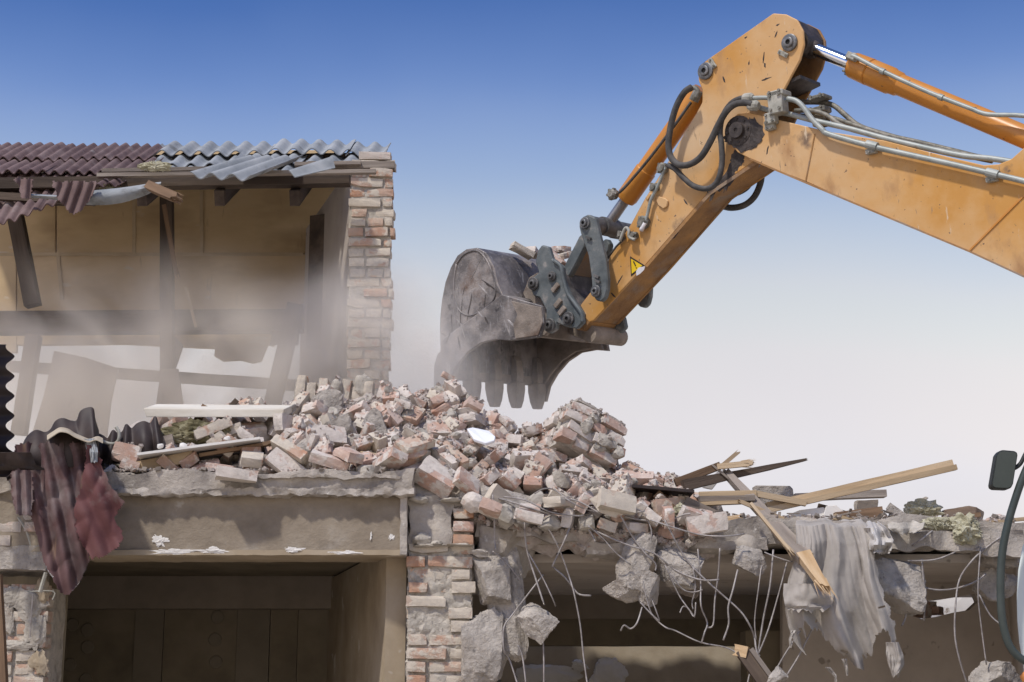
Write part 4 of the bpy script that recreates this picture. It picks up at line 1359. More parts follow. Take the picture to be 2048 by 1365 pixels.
# boom pipes
BP = -.11
for nm, pts, off, r in (('boom_pipe', [(1512, 213), (1545, 223), (1580, 229), (1625, 241), (1700, 258), (1765, 276), (1850, 296), (1925, 312), (1985, 318), (2060, 330)], -.03, .024),
                        ('boom_pipe', [(1575, 198), (1592, 202), (1606, 214), (1625, 240), (1645, 260), (1658, 269), (1735, 291), (1800, 306), (1900, 328), (1985, 348), (2060, 366), (2180, 400), (2300, 470), (2450, 600), (2560, 760), (2640, 960)], BP, .024),
                        ('boom_pipe', [(1596, 205), (1640, 205), (1668, 212), (1690, 230), (1722, 254), (1790, 275), (1880, 300), (1985, 322)], .30, .024),
                        ('boom_pipe', [(1600, 232), (1660, 236), (1700, 248), (1770, 270), (1850, 288), (1980, 320)], .22, .022),
                        ('boom_pipe', [(1590, 222), (1625, 222), (1655, 232), (1690, 255), (1760, 274), (1840, 293), (1980, 318)], .12, .022),
                        ('boom_pipe', [(1500, 197), (1530, 196), (1550, 199), (1572, 202)], -.09, .020)):
    obj(nm, *tube(EP(pts, off), r, 10, 4), M['pipe'] if off < .1 else M['fitting'], bo, smooth=True)
for (x, y, w, h, d, mt, off) in ((1556, 207, .14, .20, .12, 'clamp', -.10), (1543, 238, .10, .10, .08, 'clamp', -.10), (1541, 252, .09, .08, .06, 'clamp', -.09), (1640, 222, .16, .05, .14, 'fitting', .22), (1642, 238, .12, .14, .12, 'fitting', .22), (1640, 197, .16, .035, .16, 'fitting', .22), (1558, 190, .16, .05, .16, 'clamp', -.08)):
    q = obj('clamp_block', *box(E(x, y, off), (w, d, h), Matrix((EH, LX, EU)).transposed()), M[mt], bo, bev=.008)
    for sx in (-.3, .3):
        for sz in (-.3, .3):
            obj('bolt', *lathe(E(x, y, off) + EH * w * sx + EU * h * sz - LX * d * .5, -LX, [(0, .013), (.014, .013)], 6), M['fitting'], q)
for x, y, off in ((1497, 197, -.09), (1508, 212, -.11)):
    q = obj('hose_coupling', *lathe(E(x, y, off), EH * .97 - EU * .2, [(-.06, .03), (-.04, .045), (.03, .048), (.05, .03)], 10), M['clamp'], bo)
for x, y in ((1743, 291), (1984, 347)):
    q = obj('pipe_clamp', *lathe(E(x, y, BP), E(x + 20, y + 5, BP) - E(x, y, BP), [(-.045, .036), (.055, .036)], 12), M['pipe'], bo)
    obj('clamp_foot', *box(E(x, y + 12, -.085), (.09, .05, .045), Matrix((EH, LX, EU)).transposed()), M['clamp'], q, bev=.004)
    for s in (-.022, .022):
        obj('bolt', *lathe(E(x, y + 12, -.11) + EH * s, -LX, [(0, .011), (.012, .011)], 6), M['fitting'], q)

# ---- linkage and coupler
LINK = [(1176, 429), (1190, 436), (1194, 452), (1199, 474), (1211, 523), (1215, 560), (1214, 580), (1210, 596), (1202, 604), (1191, 601), (1184, 588), (1182, 554), (1176, 512), (1169, 490), (1162, 472), (1157, 452), (1163, 435)]
lk = plate('guide_link', LINK, -.17, .06, M['link'], bev=.012)
pin(1171, 447, 12, -.17, lk)
pin(1193, 583, 12, -.17, lk)
for k, (x, y) in enumerate(((1177, 476), (1193, 553), (1195, 563))):
    obj('grease_nipple', *box(E(x, y, -.185), (.06, .02, .022), Matrix((EH, LX, EU)).transposed() @ Matrix.Rotation(.5, 3, 'Y')), M['steel_dark'], lk)
lk2 = plate('guide_link', LINK, -.17, .06, M['link'], bev=.012, far=WS + .28)
sh = obj('link_shaft', *lathe(E(1172, 448, -.13), LX, [(0, .06), (.06, .085), (.22, .085), (.23, .07), (.42, .07), (.43, .088), (WS + .30, .088)], 22), M['steel_dark'], ex, smooth=True, angle=40)
LK2 = [(1165, 468), (1172, 480), (1169, 494), (1154, 524), (1138, 553), (1128, 556), (1122, 546), (1132, 523), (1149, 490), (1158, 472)]
plate('push_link', LK2, -.02, .08, M['link'], bev=.012)
plate('push_link', LK2, -.02, .08, M['link'], bev=.012, far=.38)
plate('push_link_web', [(1160, 485), (1170, 497), (1155, 528), (1140, 560), (1130, 555), (1145, 520)], .06, .30, M['orange_dirty'])
COUP = [(1083, 490), (1097, 494), (1104, 518), (1125, 533), (1128, 563), (1139, 590), (1162, 624), (1166, 645), (1153, 658), (1135, 655), (1114, 647), (1111, 660), (1097, 668), (1088, 658), (1091, 639), (1092, 622),
        (1079, 596), (1066, 592), (1059, 574), (1066, 555), (1077, 546), (1070, 524), (1075, 501)]
cp = plate('coupler_plate', COUP, -.24, .06, M['link'], bev=.012)
plate('coupler_plate', COUP, -.24, .06, M['link'], bev=.012, far=WS + .26)
plate('coupler_body', [(1090, 525), (1115, 545), (1120, 575), (1134, 600), (1150, 628), (1140, 645), (1105, 640), (1098, 610), (1080, 580)], -.18, WS + .20, M['steel_dark'], bev=.01)
for x, y, r in ((1068, 568, 13), (1105, 553, 10), (1100, 651, 14), (1138, 638, 14)):
    pin(x, y, r, -.24, cp, mt='steel_dark')
for x, y in ((1111, 576), (1116, 607), (1124, 622)):
    obj('coupler_rib', *box(E(x, y, -.25), (.10, .03, .05), Matrix((EH * .8 + EU * .6, LX, EU * .8 - EH * .6)).transposed()), M['bucket_mud'], cp, bev=.006)
obj('coupler_rim', *tube(EP([(1108, 522), (1122, 534), (1127, 560), (1136, 588), (1150, 608), (1163, 628), (1165, 645)], -.25), .020, 8, 4), M['link'], cp, smooth=True)
plate('nose_boss', [(1150, 642), (1168, 630), (1182, 644), (1168, 662), (1152, 660)], .0, WS, M['orange_dirty'], bev=.01)
obj('nose_bush', *lathe(E(1178, 668, .05), LX, [(0, .085), (WS + .1, .085)], 20), M['bucket_mud'], ex, smooth=True, angle=40)

# ---- bucket
OB = -.50
BW = 1.2
for _ in range(30):
    e = proj(E(884, 765, OB) + LX * BW)[0] - 1078
    BW -= e / 160.0
SHELL = [(880, 755), (881, 735), (881, 700), (880, 660), (881, 630), (884, 600), (891, 565), (902, 535), (915, 512), (933, 499), (954, 496), (972, 506), (984, 530), (993, 566), (1003, 589)]
PANEL = SHELL + [(1084, 612), (1087, 647), (1078, 674), (1019, 681), (992, 679), (962, 685), (935, 704), (913, 731), (898, 755)]
bk = obj('bucket', *web(SHELL + [(1016, 593)], OB, BW, .035, EH * .7 - EU * .7), M['bucket'], ex, smooth=True, angle=35)
plate('side_panel', PANEL, OB - .005, .035, M['bucket'], bk, bev=.006)
PANEL2 = [(x, y) if x < 1016 or y > 679 else (1014 if y > 640 else 1010, min(y, 668)) for x, y in PANEL]
plate('side_panel', PANEL2, OB - .005, .035, M['bucket_mud'], bk, bev=.006, far=BW - .03)
CUT = [(884, 679), (946, 634), (1003, 589), (1013, 592), (1084, 612), (1088, 647), (1079, 675), (1019, 682), (992, 680), (962, 686), (935, 705), (913, 732), (898, 759), (890, 792), (867, 792), (867, 732), (874, 708), (881, 702)]
plate('side_cutter', CUT, OB - .045, .042, M['bucket'], bk, bev=.008)
CUT2 = [(x, y) if x < 1016 or y > 679 else (1016, min(y, 666)) for x, y in CUT]
plate('side_cutter', CUT2, OB - .045, .042, M['bucket_mud'], bk, bev=.004, far=BW + .05)
plate('mud_cake', [(1022, 602), (1082, 615), (1085, 645), (1076, 671), (1030, 678), (1026, 650), (1034, 630)], OB - .055, .012, M['bucket_mud'], bk, bev=.004)
obj('panel_rim', *tube(EP([(913, 528), (929, 509), (954, 502), (973, 520), (985, 549), (991, 580), (984, 604), (948, 630), (925, 627), (911, 606), (908, 568), (913, 528)], OB - .006), .009, 8, 4), M['bucket'], bk, smooth=True)
plate('top_box', [(1000, 588), (1012, 592), (1018, 640), (1014, 668), (1006, 668), (1000, 625)], OB + .03, BW - .06, M['bucket_mud'], bk, bev=.01)
plate('mounting_ear', [(1040, 600), (1058, 555), (1075, 545), (1090, 580), (1105, 655), (1088, 672), (1060, 660)], -.16, .06, M['bucket_mud'], bk, bev=.008)
plate('mounting_ear', [(1040, 600), (1058, 555), (1075, 545), (1090, 580), (1105, 655), (1088, 672), (1060, 660)], -.16, .06, M['bucket_mud'], bk, bev=.008, far=.62)
lipb = obj('lip_plate', *web([(876, 725), (879, 758)], OB, BW, .05, EH), M['bucket_mud'], bk)
for i in range(5):
    s = .07 + i * (BW - .14) / 4
    c = E(887, 700, OB) + LX * s
    d = (E(889, 806, OB) - E(887, 700, OB)).normalized()
    ln = (E(889, 806, OB) - E(887, 700, OB)).length * 1.03
    sd = LX - d * LX.dot(d)
    sd.normalize()
    nn = d.cross(sd)
    vs, fs = [], []
    for (q, w, h) in ((0, .044, .02), (.10, .05, .05), (.38, .055, .065), (.50, .052, .055), (.51, .070, .068), (.66, .070, .068), (.86, .062, .052), (.98, .054, .030), (1.0, .050, .024)):
        for a, b in ((-1, -1), (1, -1), (1, 1), (-1, 1)):
            vs.append(c + d * ln * q + sd * w * a + nn * h * b)
    for k in range(8):
        for j in range(4):
            fs.append((4 * k + j, 4 * k + (j + 1) % 4, 4 * k + 4 + (j + 1) % 4, 4 * k + 4 + j))
    fs += [(3, 2, 1, 0), (32, 33, 34, 35)]
    obj('tooth', vs, fs, M['bucket_mud'], bk, bev=.004)

rs_ = random.Random(8)
for k in range(34):
    x, y = rs_.choice(((rs_.uniform(890, 985), rs_.uniform(520, 670)), (rs_.uniform(900, 1070), rs_.uniform(630, 690)), (rs_.uniform(884, 930), rs_.uniform(640, 760))))
    on_cutter = y > 634 + (946 - x) * .72
    if y > 700 and x > 905:
        continue
    if y > 672 and x > 950:
        continue
    an = math.radians(rs_.choice((-50, -35, 60, 75, 88, 100)) + rs_.uniform(-12, 12))
    vs, fs = rock((rs_.uniform(.05, .20), .004, rs_.uniform(.006, .016)), 800 + k, sub=3, amp=1.0)
    rot = Matrix((EH * math.cos(an) + EU * math.sin(an), LX, EU * math.cos(an) - EH * math.sin(an))).transposed()
    c = E(x, y, OB - (.046 if on_cutter else .006))
    obj('scrape', [rot @ v + c for v in vs], fs, M['scrape'] if k % 3 else M['grease'], bk)

# the rest of the machine, outside the frame
hb = E(2740, 1190, -.06)
obj('machine_house', *rough_box(hb.x + .2, hb.x + 3.2, hb.y - 2.2, hb.y + .9, .9, 2.5, .5, 0, 1), M['orange'], ex, bev=.08)
for dy in (-2.2, .5):
    cx, cy2 = hb.x + 1.6, hb.y + dy
    vs, fs = [], []
    prof = [(2.0 * (-1 if i < 8 else 1) + .42 * math.cos(math.pi / 2 + math.pi * (i if i < 8 else i + 0) / 7.5), .43 + .42 * math.sin(math.pi / 2 + math.pi * i / 7.5)) for i in range(16)]
    obj('track', *prism([V((cx + a, cy2, b)) for a, b in prof], (0, .55, 0)), M['steel_dark'], ex)

# ================================================================== CAB WITH MIRROR at the right edge
YC_ = 7.4
cab = thing('vehicle_cab', 'pale grey-green cab edge with a dark mirror on a bent tube at the right edge', 'vehicle', (P(2048, 1300, YC_).x + .3, YC_ + .4, 0))
edge = [(2070, 1035), (2056, 1060), (2044, 1095), (2036, 1140), (2033, 1190), (2034, 1240), (2038, 1285), (2046, 1330), (2052, 1380), (2058, 1480), (2062, 1700), (2700, 1700), (2700, 1035)]
obj('cab_body', *prism([P(x, y, YC_) for x, y in edge], (.48, 1.3, 0)), M['cab'], cab, bev=.02, bseg=3, smooth=True, angle=30)
win = [(2120, 1080), (2096, 1110), (2088, 1160), (2086, 1200), (2088, 1250), (2096, 1300), (2300, 1300), (2300, 1080)]
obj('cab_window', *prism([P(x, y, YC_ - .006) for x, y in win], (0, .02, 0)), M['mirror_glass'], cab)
obj('door_seal', *tube([P(x, y, YC_ - .008) for x, y in ((2100, 1062), (2084, 1100), (2077, 1150), (2076, 1200), (2078, 1250), (2086, 1310), (2100, 1350))], .008, 8, 4), M['mirror_shell'], cab, smooth=True)
vs, fs = rock((.10, .05, .10), 610, sub=3, amp=.02)
obj('marker_lamp', [v + P(2062, 1356, YC_ - .01) for v in vs], fs, M['lamp'], cab, smooth=True)
ar = obj('mirror_arm', *tube([P(x, y, YC_ - .12) for x, y in ((2085, 880), (2062, 920), (2046, 955), (2030, 1000), (2014, 1055), (2004, 1110), (2001, 1170), (2004, 1235), (2016, 1285), (2036, 1313), (2062, 1328))], .0185, 12, 6), M['cab_tube'], cab, smooth=True)
obj('mirror_bracket', *tube([P(x, y, YC_ - .12) for x, y in ((2026, 938), (2034, 934), (2042, 926), (2049, 912), (2056, 900))], .010, 8, 4), M['mirror_shell'], cab, smooth=True)
MR = [(1999, 902), (2006, 900), (2029, 902), (2035, 905), (2036, 911), (2027, 968), (2023, 976), (2016, 979), (1990, 978), (1984, 975), (1983, 969), (1993, 910)]
ms = obj('mirror_shell', *prism([P(x, y, YC_ - .14) for x, y in MR], (0, .06, 0)), M['mirror_shell'], cab, bev=.008, bseg=2)
mcx, mcy = 2010, 940
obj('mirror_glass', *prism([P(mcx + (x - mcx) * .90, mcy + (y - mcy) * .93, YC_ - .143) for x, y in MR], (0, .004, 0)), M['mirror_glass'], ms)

# ================================================================== RUBBLE HEAP
CREST = [(180, 900), (280, 880), (420, 868), (520, 845), (570, 815), (640, 800), (700, 808), (760, 806), (800, 800), (870, 795), (930, 800), (960, 830), (1000, 862), (1060, 880), (1120, 895), (1180, 915), (1230, 940), (1300, 958), (1350, 985), (1410, 1010)]
FRONT = [(180, 945), (560, 945), (790, 940), (850, 960), (930, 985), (1000, 1015), (1100, 1030), (1350, 1045), (1410, 1045)]
YF, YC = 9.28, 10.05


def surf(px, tt):
    return P(px, lerp_tab(FRONT, px), YF).lerp(P(px, lerp_tab(CREST, px), YC), tt)


def mound(px, tt):
    if tt <= 1:
        p = surf(px, max(tt, 0))
        if tt < 0:
            p = p + V((0, (tt * .5 if tt > -.12 else -.06 + (-.12 - tt) * .6), tt * .10 if tt > -.12 else (tt + .12) * .5 - .012))
    else:
        p = surf(px, 1) + V((0, (tt - 1) * 1.0, -(tt - 1) * .5))
    p.z -= .10 - .11 * max(0, min(1, tt))
    return p


vs, fs = [], []
NX_, NT_ = 220, 60
for i in range(NX_ + 1):
    px = 170 + (1430 - 170) * i / NX_
    for j in range(NT_ + 1):
        p = mound(px, -.35 + 2.4 * j / NT_)
        p.z += .05 * nz(p, 9) + .025 * nz(p, 25) + .012 * nz(p, 70)
        vs.append(p)
for i in range(NX_):
    for j in range(NT_):
        a = i * (NT_ + 1) + j
        fs.append((a, a + NT_ + 1, a + NT_ + 2, a + 1))
vs, m = recentre(vs)
tag(obj('rubble', vs, fs, M['rubble'], None, m, smooth=True, angle=40), 'crushed mortar and brick dust filling the heap between the bricks', 'rubble', kind='stuff')

# crumbs of mortar and brick strewn over the heap and along the slab edge
mb, mb2, mb3 = MB(), MB(), MB()
rr = random.Random(21)


def crumb(c, s):
    q = Quaternion(V((rr.gauss(0, 1), rr.gauss(0, 1), rr.gauss(0, 1))).normalized(), rr.uniform(0, 6.3)).to_matrix()
    v8 = [q @ V((a * s * rr.uniform(.5, 1.1), b * s * rr.uniform(.4, .9), e * s * rr.uniform(.3, .8))) + c for a in (-1, 1) for b in (-1, 1) for e in (-1, 1)]
    return v8, [(0, 1, 3, 2), (4, 6, 7, 5), (0, 4, 5, 1), (2, 3, 7, 6), (0, 2, 6, 4), (1, 5, 7, 3)]


for _ in range(9000):
    px, tt = rr.uniform(190, 1420), rr.uniform(-.22, 1.15)
    p = mound(px, tt)
    p.z += .05 * nz(p, 9) + .025 * nz(p, 25) + .012
    s = .005 + .020 * rr.random() ** 2.2
    (mb if rr.random() < .7 else mb2).add(crumb(p, s))
for _ in range(900):                       # on the lip of the slab and on the broken slab
    if rr.random() < .5:
        px = rr.uniform(220, 830)
        p = P(px, 941, rr.uniform(9.10, 9.30))
        p.z = ZS + .012
    else:
        px = rr.uniform(1400, 2030)
        p = P(px, 1040, rr.uniform(9.30, 9.9))
        p.z = ZR1 + .03
    (mb if rr.random() < .7 else mb3).add(crumb(p, .005 + .016 * rr.random() ** 3))
tag(mb.build('mortar_crumbs', M['rubble']), 'pale mortar crumbs strewn over heap and slabs', 'rubble', kind='stuff')
tag(mb2.build('brick_crumbs', M['brick']), 'small reddish brick crumbs strewn over the heap', 'rubble', kind='stuff')
tag(mb3.build('wood_crumbs', M['timber_grey']), 'splinters of grey wood strewn along the broken slab', 'debris', kind='stuff')

# ---- loose bricks, as they came to rest: (shape, x, y, z, quaternion)
BRICKS = [(5,-0.585,9.661,3.17,0.107,0.129,-0.894,-0.416),(2,-0.272,9.531,3.047,0.136,0.887,0.282,0.34),(0,0.816,9.241,2.608,0.673,0.2,0.259,0.664),(1,-1.073,9.31,2.912,0.795,0.582,0.027,-0.168),(0,0.53,9.797,2.962,0.827,0.154,0.276,-0.465),(2,-1.248,9.787,3.361,0.204,0.916,-0.344,-0.005),(0,0.178,9.285,2.625,0.042,0.078,-0.965,-0.247),(0,0.91,9.524,2.745,0.648,-0.475,0.59,-0.079),(1,-0.148,9.754,3.139,0.042,-0.16,0.41,-0.897),(5,-2.381,9.528,2.965,0.346,-0.769,-0.535,-0.044),(5,-0.941,10.101,3.479,0.133,0.957,-0.187,0.177),(5,-0.847,9.141,2.874,0.665,-0.665,0.241,0.241),(2,0.925,10.036,2.954,0.731,0.178,-0.031,0.658),(1,-0.752,9.603,3.133,0.278,-0.666,0.659,0.21),(2,-0.003,9.35,2.754,0.897,0.113,-0.404,0.139),(2,0.722,9.229,2.56,0.19,-0.027,0.097,-0.977),(0,-2.008,9.243,2.908,0.093,-0.924,-0.161,0.334),(1,-0.637,9.463,3.077,0.717,0.345,0.119,0.594),(0,-1.298,9.704,3.219,0.577,0.241,-0.318,0.712),(2,-0.028,9.588,2.934,0.184,0.191,-0.217,0.94),(3,0.644,9.386,2.646,0.093,-0.136,-0.957,-0.238),(0,1.139,9.155,2.573,0.022,-0.089,0.707,0.702),(1,0.129,9.366,2.81,0.079,0.724,0.673,-0.131),(1,-0.239,9.396,2.887,0.107,0.85,0.343,0.385),(3,0.025,9.742,3.048,0.141,-0.548,0.754,0.334),(3,-1.002,9.397,3.006,0.375,0.32,0.55,0.674),(4,-1.467,9.245,2.886,0.849,-0.457,-0.18,0.194),(2,0.421,9.722,2.995,0.248,0.92,-0.283,0.105),(2,0.331,9.187,2.612,0.624,-0.46,-0.421,0.471),(1,-1.985,9.371,2.923,0.209,-0.959,-0.103,-0.162),(0,0.018,9.407,2.855,0.627,-0.325,0.06,-0.706),(5,-0.317,9.659,3.144,0.903,-0.389,0.179,0.035),(3,0.52,9.42,2.724,0.06,0.532,0.811,0.237),(0,-0.46,9.175,2.823,0.375,0.888,0.138,-0.229),(0,-0.125,9.482,3.003,0.213,-0.86,0.349,-0.307),(1,-1.371,9.865,3.388,0.782,-0.281,-0.528,0.176),(2,-0.877,9.284,2.964,0.827,0.275,0.104,-0.478),(0,-0.06,9.339,2.827,0.081,-0.466,-0.807,0.354),(3,-1.422,9.372,2.993,0.155,-0.831,-0.36,0.395),(5,-0.231,9.141,2.704,0.048,-0.048,-0.705,-0.705),(3,-0.919,9.431,3.062,0.042,-0.79,0.53,-0.305),(1,-0.944,9.569,3.111,0.374,-0.904,-0.149,-0.143),(5,-0.037,9.152,2.615,0.468,-0.387,0.509,0.61),(5,0.221,9.167,2.583,0.003,-0.111,-0.994,0.006),(4,-1.723,9.383,3.039,0.725,-0.281,0.143,-0.612),(1,-1.336,9.164,2.916,0.775,0.543,0.282,-0.159),(2,-1.651,9.37,2.923,0.024,-0.968,-0.212,-0.132),(0,0.249,9.412,2.81,0.653,0.341,0.388,0.555),(1,0.977,9.3,2.553,0.428,0.064,0.129,-0.892),(2,-1.142,9.221,2.879,0.467,-0.383,0.456,0.654),(2,-0.919,9.675,3.223,0.224,0.911,-0.241,-0.247),(2,1.16,9.354,2.613,0.191,0.594,0.606,-0.493),(2,-1.584,9.294,2.899,0.43,-0.441,0.216,0.758),(1,-2.284,9.272,2.912,0.61,0.046,0.13,0.781),(3,-2.381,9.206,2.862,0.692,0.288,-0.362,-0.555),(3,-0.6,9.276,2.923,0.292,-0.822,-0.478,-0.104),(3,0.918,9.199,2.617,0.426,0.569,0.419,0.565),(0,-1.076,9.16,2.947,0.026,-0.143,0.152,-0.978),(3,0.374,9.678,2.943,0.143,-0.013,-0.269,-0.952),(3,-1.046,9.588,3.174,0.981,-0.009,-0.192,0.006),(5,0.14,9.255,2.718,0.125,-0.383,-0.208,0.891),(2,-1.265,9.26,2.882,0.516,-0.628,-0.418,-0.406),(0,-0.679,10.201,3.47,0.249,0.91,-0.328,0.046),(3,-1.168,9.722,3.242,0.279,-0.645,0.662,0.261),(3,-0.268,9.18,2.821,0.817,0.426,0.367,0.125),(3,-0.143,9.65,3.03,0.173,0.306,-0.33,0.876),(5,-0.281,9.233,2.762,0.133,0.481,-0.292,0.816),(1,-0.049,9.216,2.707,0.633,0.659,0.406,0.004),(2,-0.126,9.02,2.649,0.156,0.055,-0.979,0.123),(1,0.252,10.007,3.196,0.272,-0.519,-0.786,-0.197),(1,0.779,9.496,2.758,0.035,-0.862,-0.298,-0.408),(4,0.658,9.353,2.789,0.481,0.578,0.149,0.642),(2,-0.148,9.291,2.858,0.422,-0.239,-0.28,0.828),(0,0.133,9.52,2.933,0.177,0.385,0.628,-0.653),(1,-1.611,9.698,3.198,0.341,0.262,0.113,0.896),(3,0.482,9.263,2.64,0.799,0.226,-0.318,-0.459),(5,0.431,9.175,2.585,0.291,-0.171,-0.74,0.582),(1,0.759,9.608,2.89,0.302,0.95,-0.064,-0.038),(2,-1.798,9.482,3.12,0.257,-0.606,0.726,-0.199),(3,-1.818,9.237,2.917,0.114,0.151,0.165,-0.968),(0,-1.318,9.197,3.007,0.061,0.282,0.212,0.934),(0,0.104,9.578,3.01,0.418,0.876,0.189,0.148),(0,1.093,9.235,2.604,0.847,-0.483,0.028,0.219),(2,0.102,9.177,2.652,0.242,-0.968,0.016,0.066),(4,-1.803,10.024,3.376,0.344,-0.926,0.031,-0.153),(0,-0.722,9.154,2.936,0.215,0.859,-0.463,0.037),(5,0.238,9.391,2.688,0.693,0.223,0.348,-0.591),(4,0.609,9.138,2.688,0.179,0.095,-0.79,-0.579),(1,-1.491,9.667,3.23,0.503,-0.68,0.501,-0.183),(3,0.558,9.22,2.572,0.154,-0.69,-0.702,0.085),(5,0.239,9.699,2.969,0.164,-0.698,-0.27,0.643),(3,0.096,9.006,2.598,0.119,-0.004,-0.993,-0.008),(3,0.701,9.744,2.922,0.576,0.052,0.164,0.799),(5,0.175,9.514,2.85,0.369,0.507,0.764,0.148),(2,-0.86,9.866,3.366,0.207,-0.494,0.779,0.326),(2,0.419,9.166,2.701,0.273,0.647,0.575,0.42),(0,0.954,9.363,2.695,0.685,0.69,0.103,0.208),(0,-1.638,9.558,3.144,0.683,-0.226,0.193,-0.667),(1,-0.424,9.344,2.98,0.072,0.381,0.392,0.834),(1,-0.562,9.501,3.125,0.018,-0.308,0.196,-0.931),(2,-1.134,9.272,3.028,0.587,0.134,-0.522,0.605),(3,0.498,9.43,2.793,0.189,-0.96,0.14,-0.155),(3,-1.572,9.307,3.007,0.598,-0.046,-0.038,0.799),(1,0.319,9.274,2.703,0.813,-0.515,0.154,0.226),(0,1.03,9.965,2.905,0.64,0.073,0.287,-0.709),(2,-1.574,9.415,3.069,0.087,-0.119,0.971,-0.189),(5,-0.262,9.479,2.965,0.171,0.779,0.484,0.361),(2,-0.361,9.488,3.093,0.087,0.541,-0.731,-0.406),(0,-1.631,9.999,3.392,0.145,0.714,-0.499,-0.469),(3,0.263,9.123,2.7,0.55,0.044,0.021,-0.834),(0,0.518,9.542,2.845,0.901,0.341,0.267,0.028),(0,-2.057,9.406,3.03,0.51,0.44,0.218,0.706),(0,1.08,9.633,2.781,0.003,-0.419,-0.864,-0.277),(3,-0.63,9.804,3.327,0.57,0.145,0.319,-0.743),(5,-0.988,9.48,3.114,0.322,-0.815,0.472,0.1),(0,-1.124,9.365,3.131,0.182,-0.132,0.571,-0.79),(4,-0.591,9.252,3.026,0.384,0.071,0.301,-0.87),(0,-1.934,9.296,2.993,0.632,-0.041,-0.355,0.687),(3,-1.724,9.147,2.868,0.052,0.056,-0.733,0.676),(2,-0.75,9.317,3.001,0.15,-0.338,0.906,0.205),(2,-0.752,9.765,3.349,0.473,-0.227,-0.464,0.714),(0,1.217,9.603,2.695,0.511,-0.152,0.628,-0.567),(2,-1.534,9.157,2.954,0.958,0.27,0.065,0.074),(1,-1.105,9.609,3.247,0.498,-0.28,0.494,-0.655),(0,-1.838,9.484,3.187,0.215,-0.139,0.967,0.003),(3,0.77,9.891,2.964,0.45,0.828,-0.06,-0.329),(5,0.449,9.324,2.751,0.809,0.447,0.381,0.037),(0,-0.871,9.727,3.28,0.232,0.958,-0.121,-0.119),(0,-0.366,9.374,2.998,0.049,0.392,0.381,0.836),(5,-0.71,9.855,3.417,0.0,-0.234,-0.033,-0.972),(0,-0.419,9.727,3.227,0.475,-0.877,-0.072,0.025),(0,-1.35,9.61,3.228,0.388,-0.219,-0.532,0.721),(5,0.295,9.315,2.854,0.107,-0.841,-0.163,0.505),(0,-1.594,9.007,2.841,0.03,0.993,0.097,-0.053),(2,-0.812,9.413,3.09,0.795,-0.395,0.385,-0.253),(3,-2.309,9.297,3.008,0.756,0.642,0.043,-0.116),(3,-0.962,9.141,2.98,0.068,-0.895,0.403,0.179),(2,-0.052,9.482,2.884,0.277,-0.502,-0.043,0.818),(3,0.108,10.155,3.25,0.335,-0.668,-0.28,0.602),(0,-1.345,9.495,3.116,0.17,0.419,0.787,0.419),(2,0.757,9.283,2.676,0.756,-0.255,-0.359,0.484),(0,-0.426,9.232,2.886,0.364,-0.888,0.058,0.274),(2,0.122,9.432,2.91,0.475,-0.7,-0.399,-0.352),(0,0.352,9.398,2.822,0.631,-0.138,-0.414,0.642)]
ORD = ['first', 'second', 'third', 'fourth', 'fifth', 'sixth', 'seventh', 'eighth', 'ninth', 'tenth', 'eleventh', 'twelfth', 'thirteenth', 'fourteenth', 'fifteenth', 'sixteenth']
QUEUE = []                                  # (object, phrase, category, group, px): labels get their ordinal at the end
DIM = [(.24, .115, .065), (.24, .115, .065), (.13, .115, .065), (.17, .115, .065), (.24, .118, .13), (.10, .09, .06)]
NAMES = ['whole brick', 'whole brick', 'half brick', 'shortened brick', 'mortared brick pair', 'mortar lump']


def loose_mesh(ty, var):
    key = ('loose', ty, var)
    if key not in BRICK_MESH:
        if ty == 5:
            vs, fs = rock((.13, .115, .085), 700 + var, sub=2, amp=.12)
            BRICK_MESH[key] = mesh('mortar_lump', vs, fs, M['mortar'] if var % 3 else M['brick'])
        elif ty == 4:
            a = MB()
            for s, dx in ((-1, .012), (1, -.012)):
                v_, f_ = chipped_brick((.235, .115, .056), 60 + var * 3 + s)
                a.add(([v + V((dx, .004 * s, s * .036)) for v in v_], f_))
            v_, f_ = rock((.27, .135, .05), 720 + var, sub=2, amp=.2)
            a.add((v_, f_))
            BRICK_MESH[key] = mesh('brick_pair', a.v, a.f, M['brick_wall'])
        else:
            vs, fs = chipped_brick(DIM[ty], 200 + ty * 31 + var * 7, rough=.004, chips=1 + var % (2 if ty == 2 else 3), cut=(.60, .80) if ty in (2, 3) or var % 3 == 0 else (.68, .84))
            BRICK_MESH[key] = mesh('brick', vs, fs, M['brick'] if (var % 4) else M['brick_wall'])
    return BRICK_MESH[key]


def place_phrase(px, py):
    if px < 560:
        z = 'beside the white plank'
    elif px < 760:
        z = 'before the brick end wall'
    elif px < 960:
        z = 'right under the bucket'
    elif px < 1110:
        z = 'beside the masonry block'
    elif px < 1262:
        z = 'below the masonry block'
    else:
        z = 'next to the broken timbers'
    c, f = lerp_tab(CREST, px), lerp_tab(FRONT, px)
    h = (f - py) / max(30, f - c)
    return ('on the crest' if h > .72 else ('midway down' if h > .25 else 'at the heap foot')), z


for k, (ty, x, y, z, qw, qx, qy, qz) in enumerate(BRICKS):
    o = bpy.data.objects.new({4: 'brick_pair', 5: 'mortar_lump'}.get(ty, 'loose_brick'), loose_mesh(ty, (k * 5 + ty) % 8))
    link(o, None, Matrix.Translation((x, y, z)) @ Quaternion((qw, qx, qy, qz)).to_matrix().to_4x4())
    px, py = proj((x, y, z))
    h, zn = place_phrase(px, py)
    QUEUE.append((o, NAMES[ty] + ' ' + h + ' ' + zn, 'brick' if ty < 5 else 'mortar lump', 'loose bricks of the rubble heap', px))

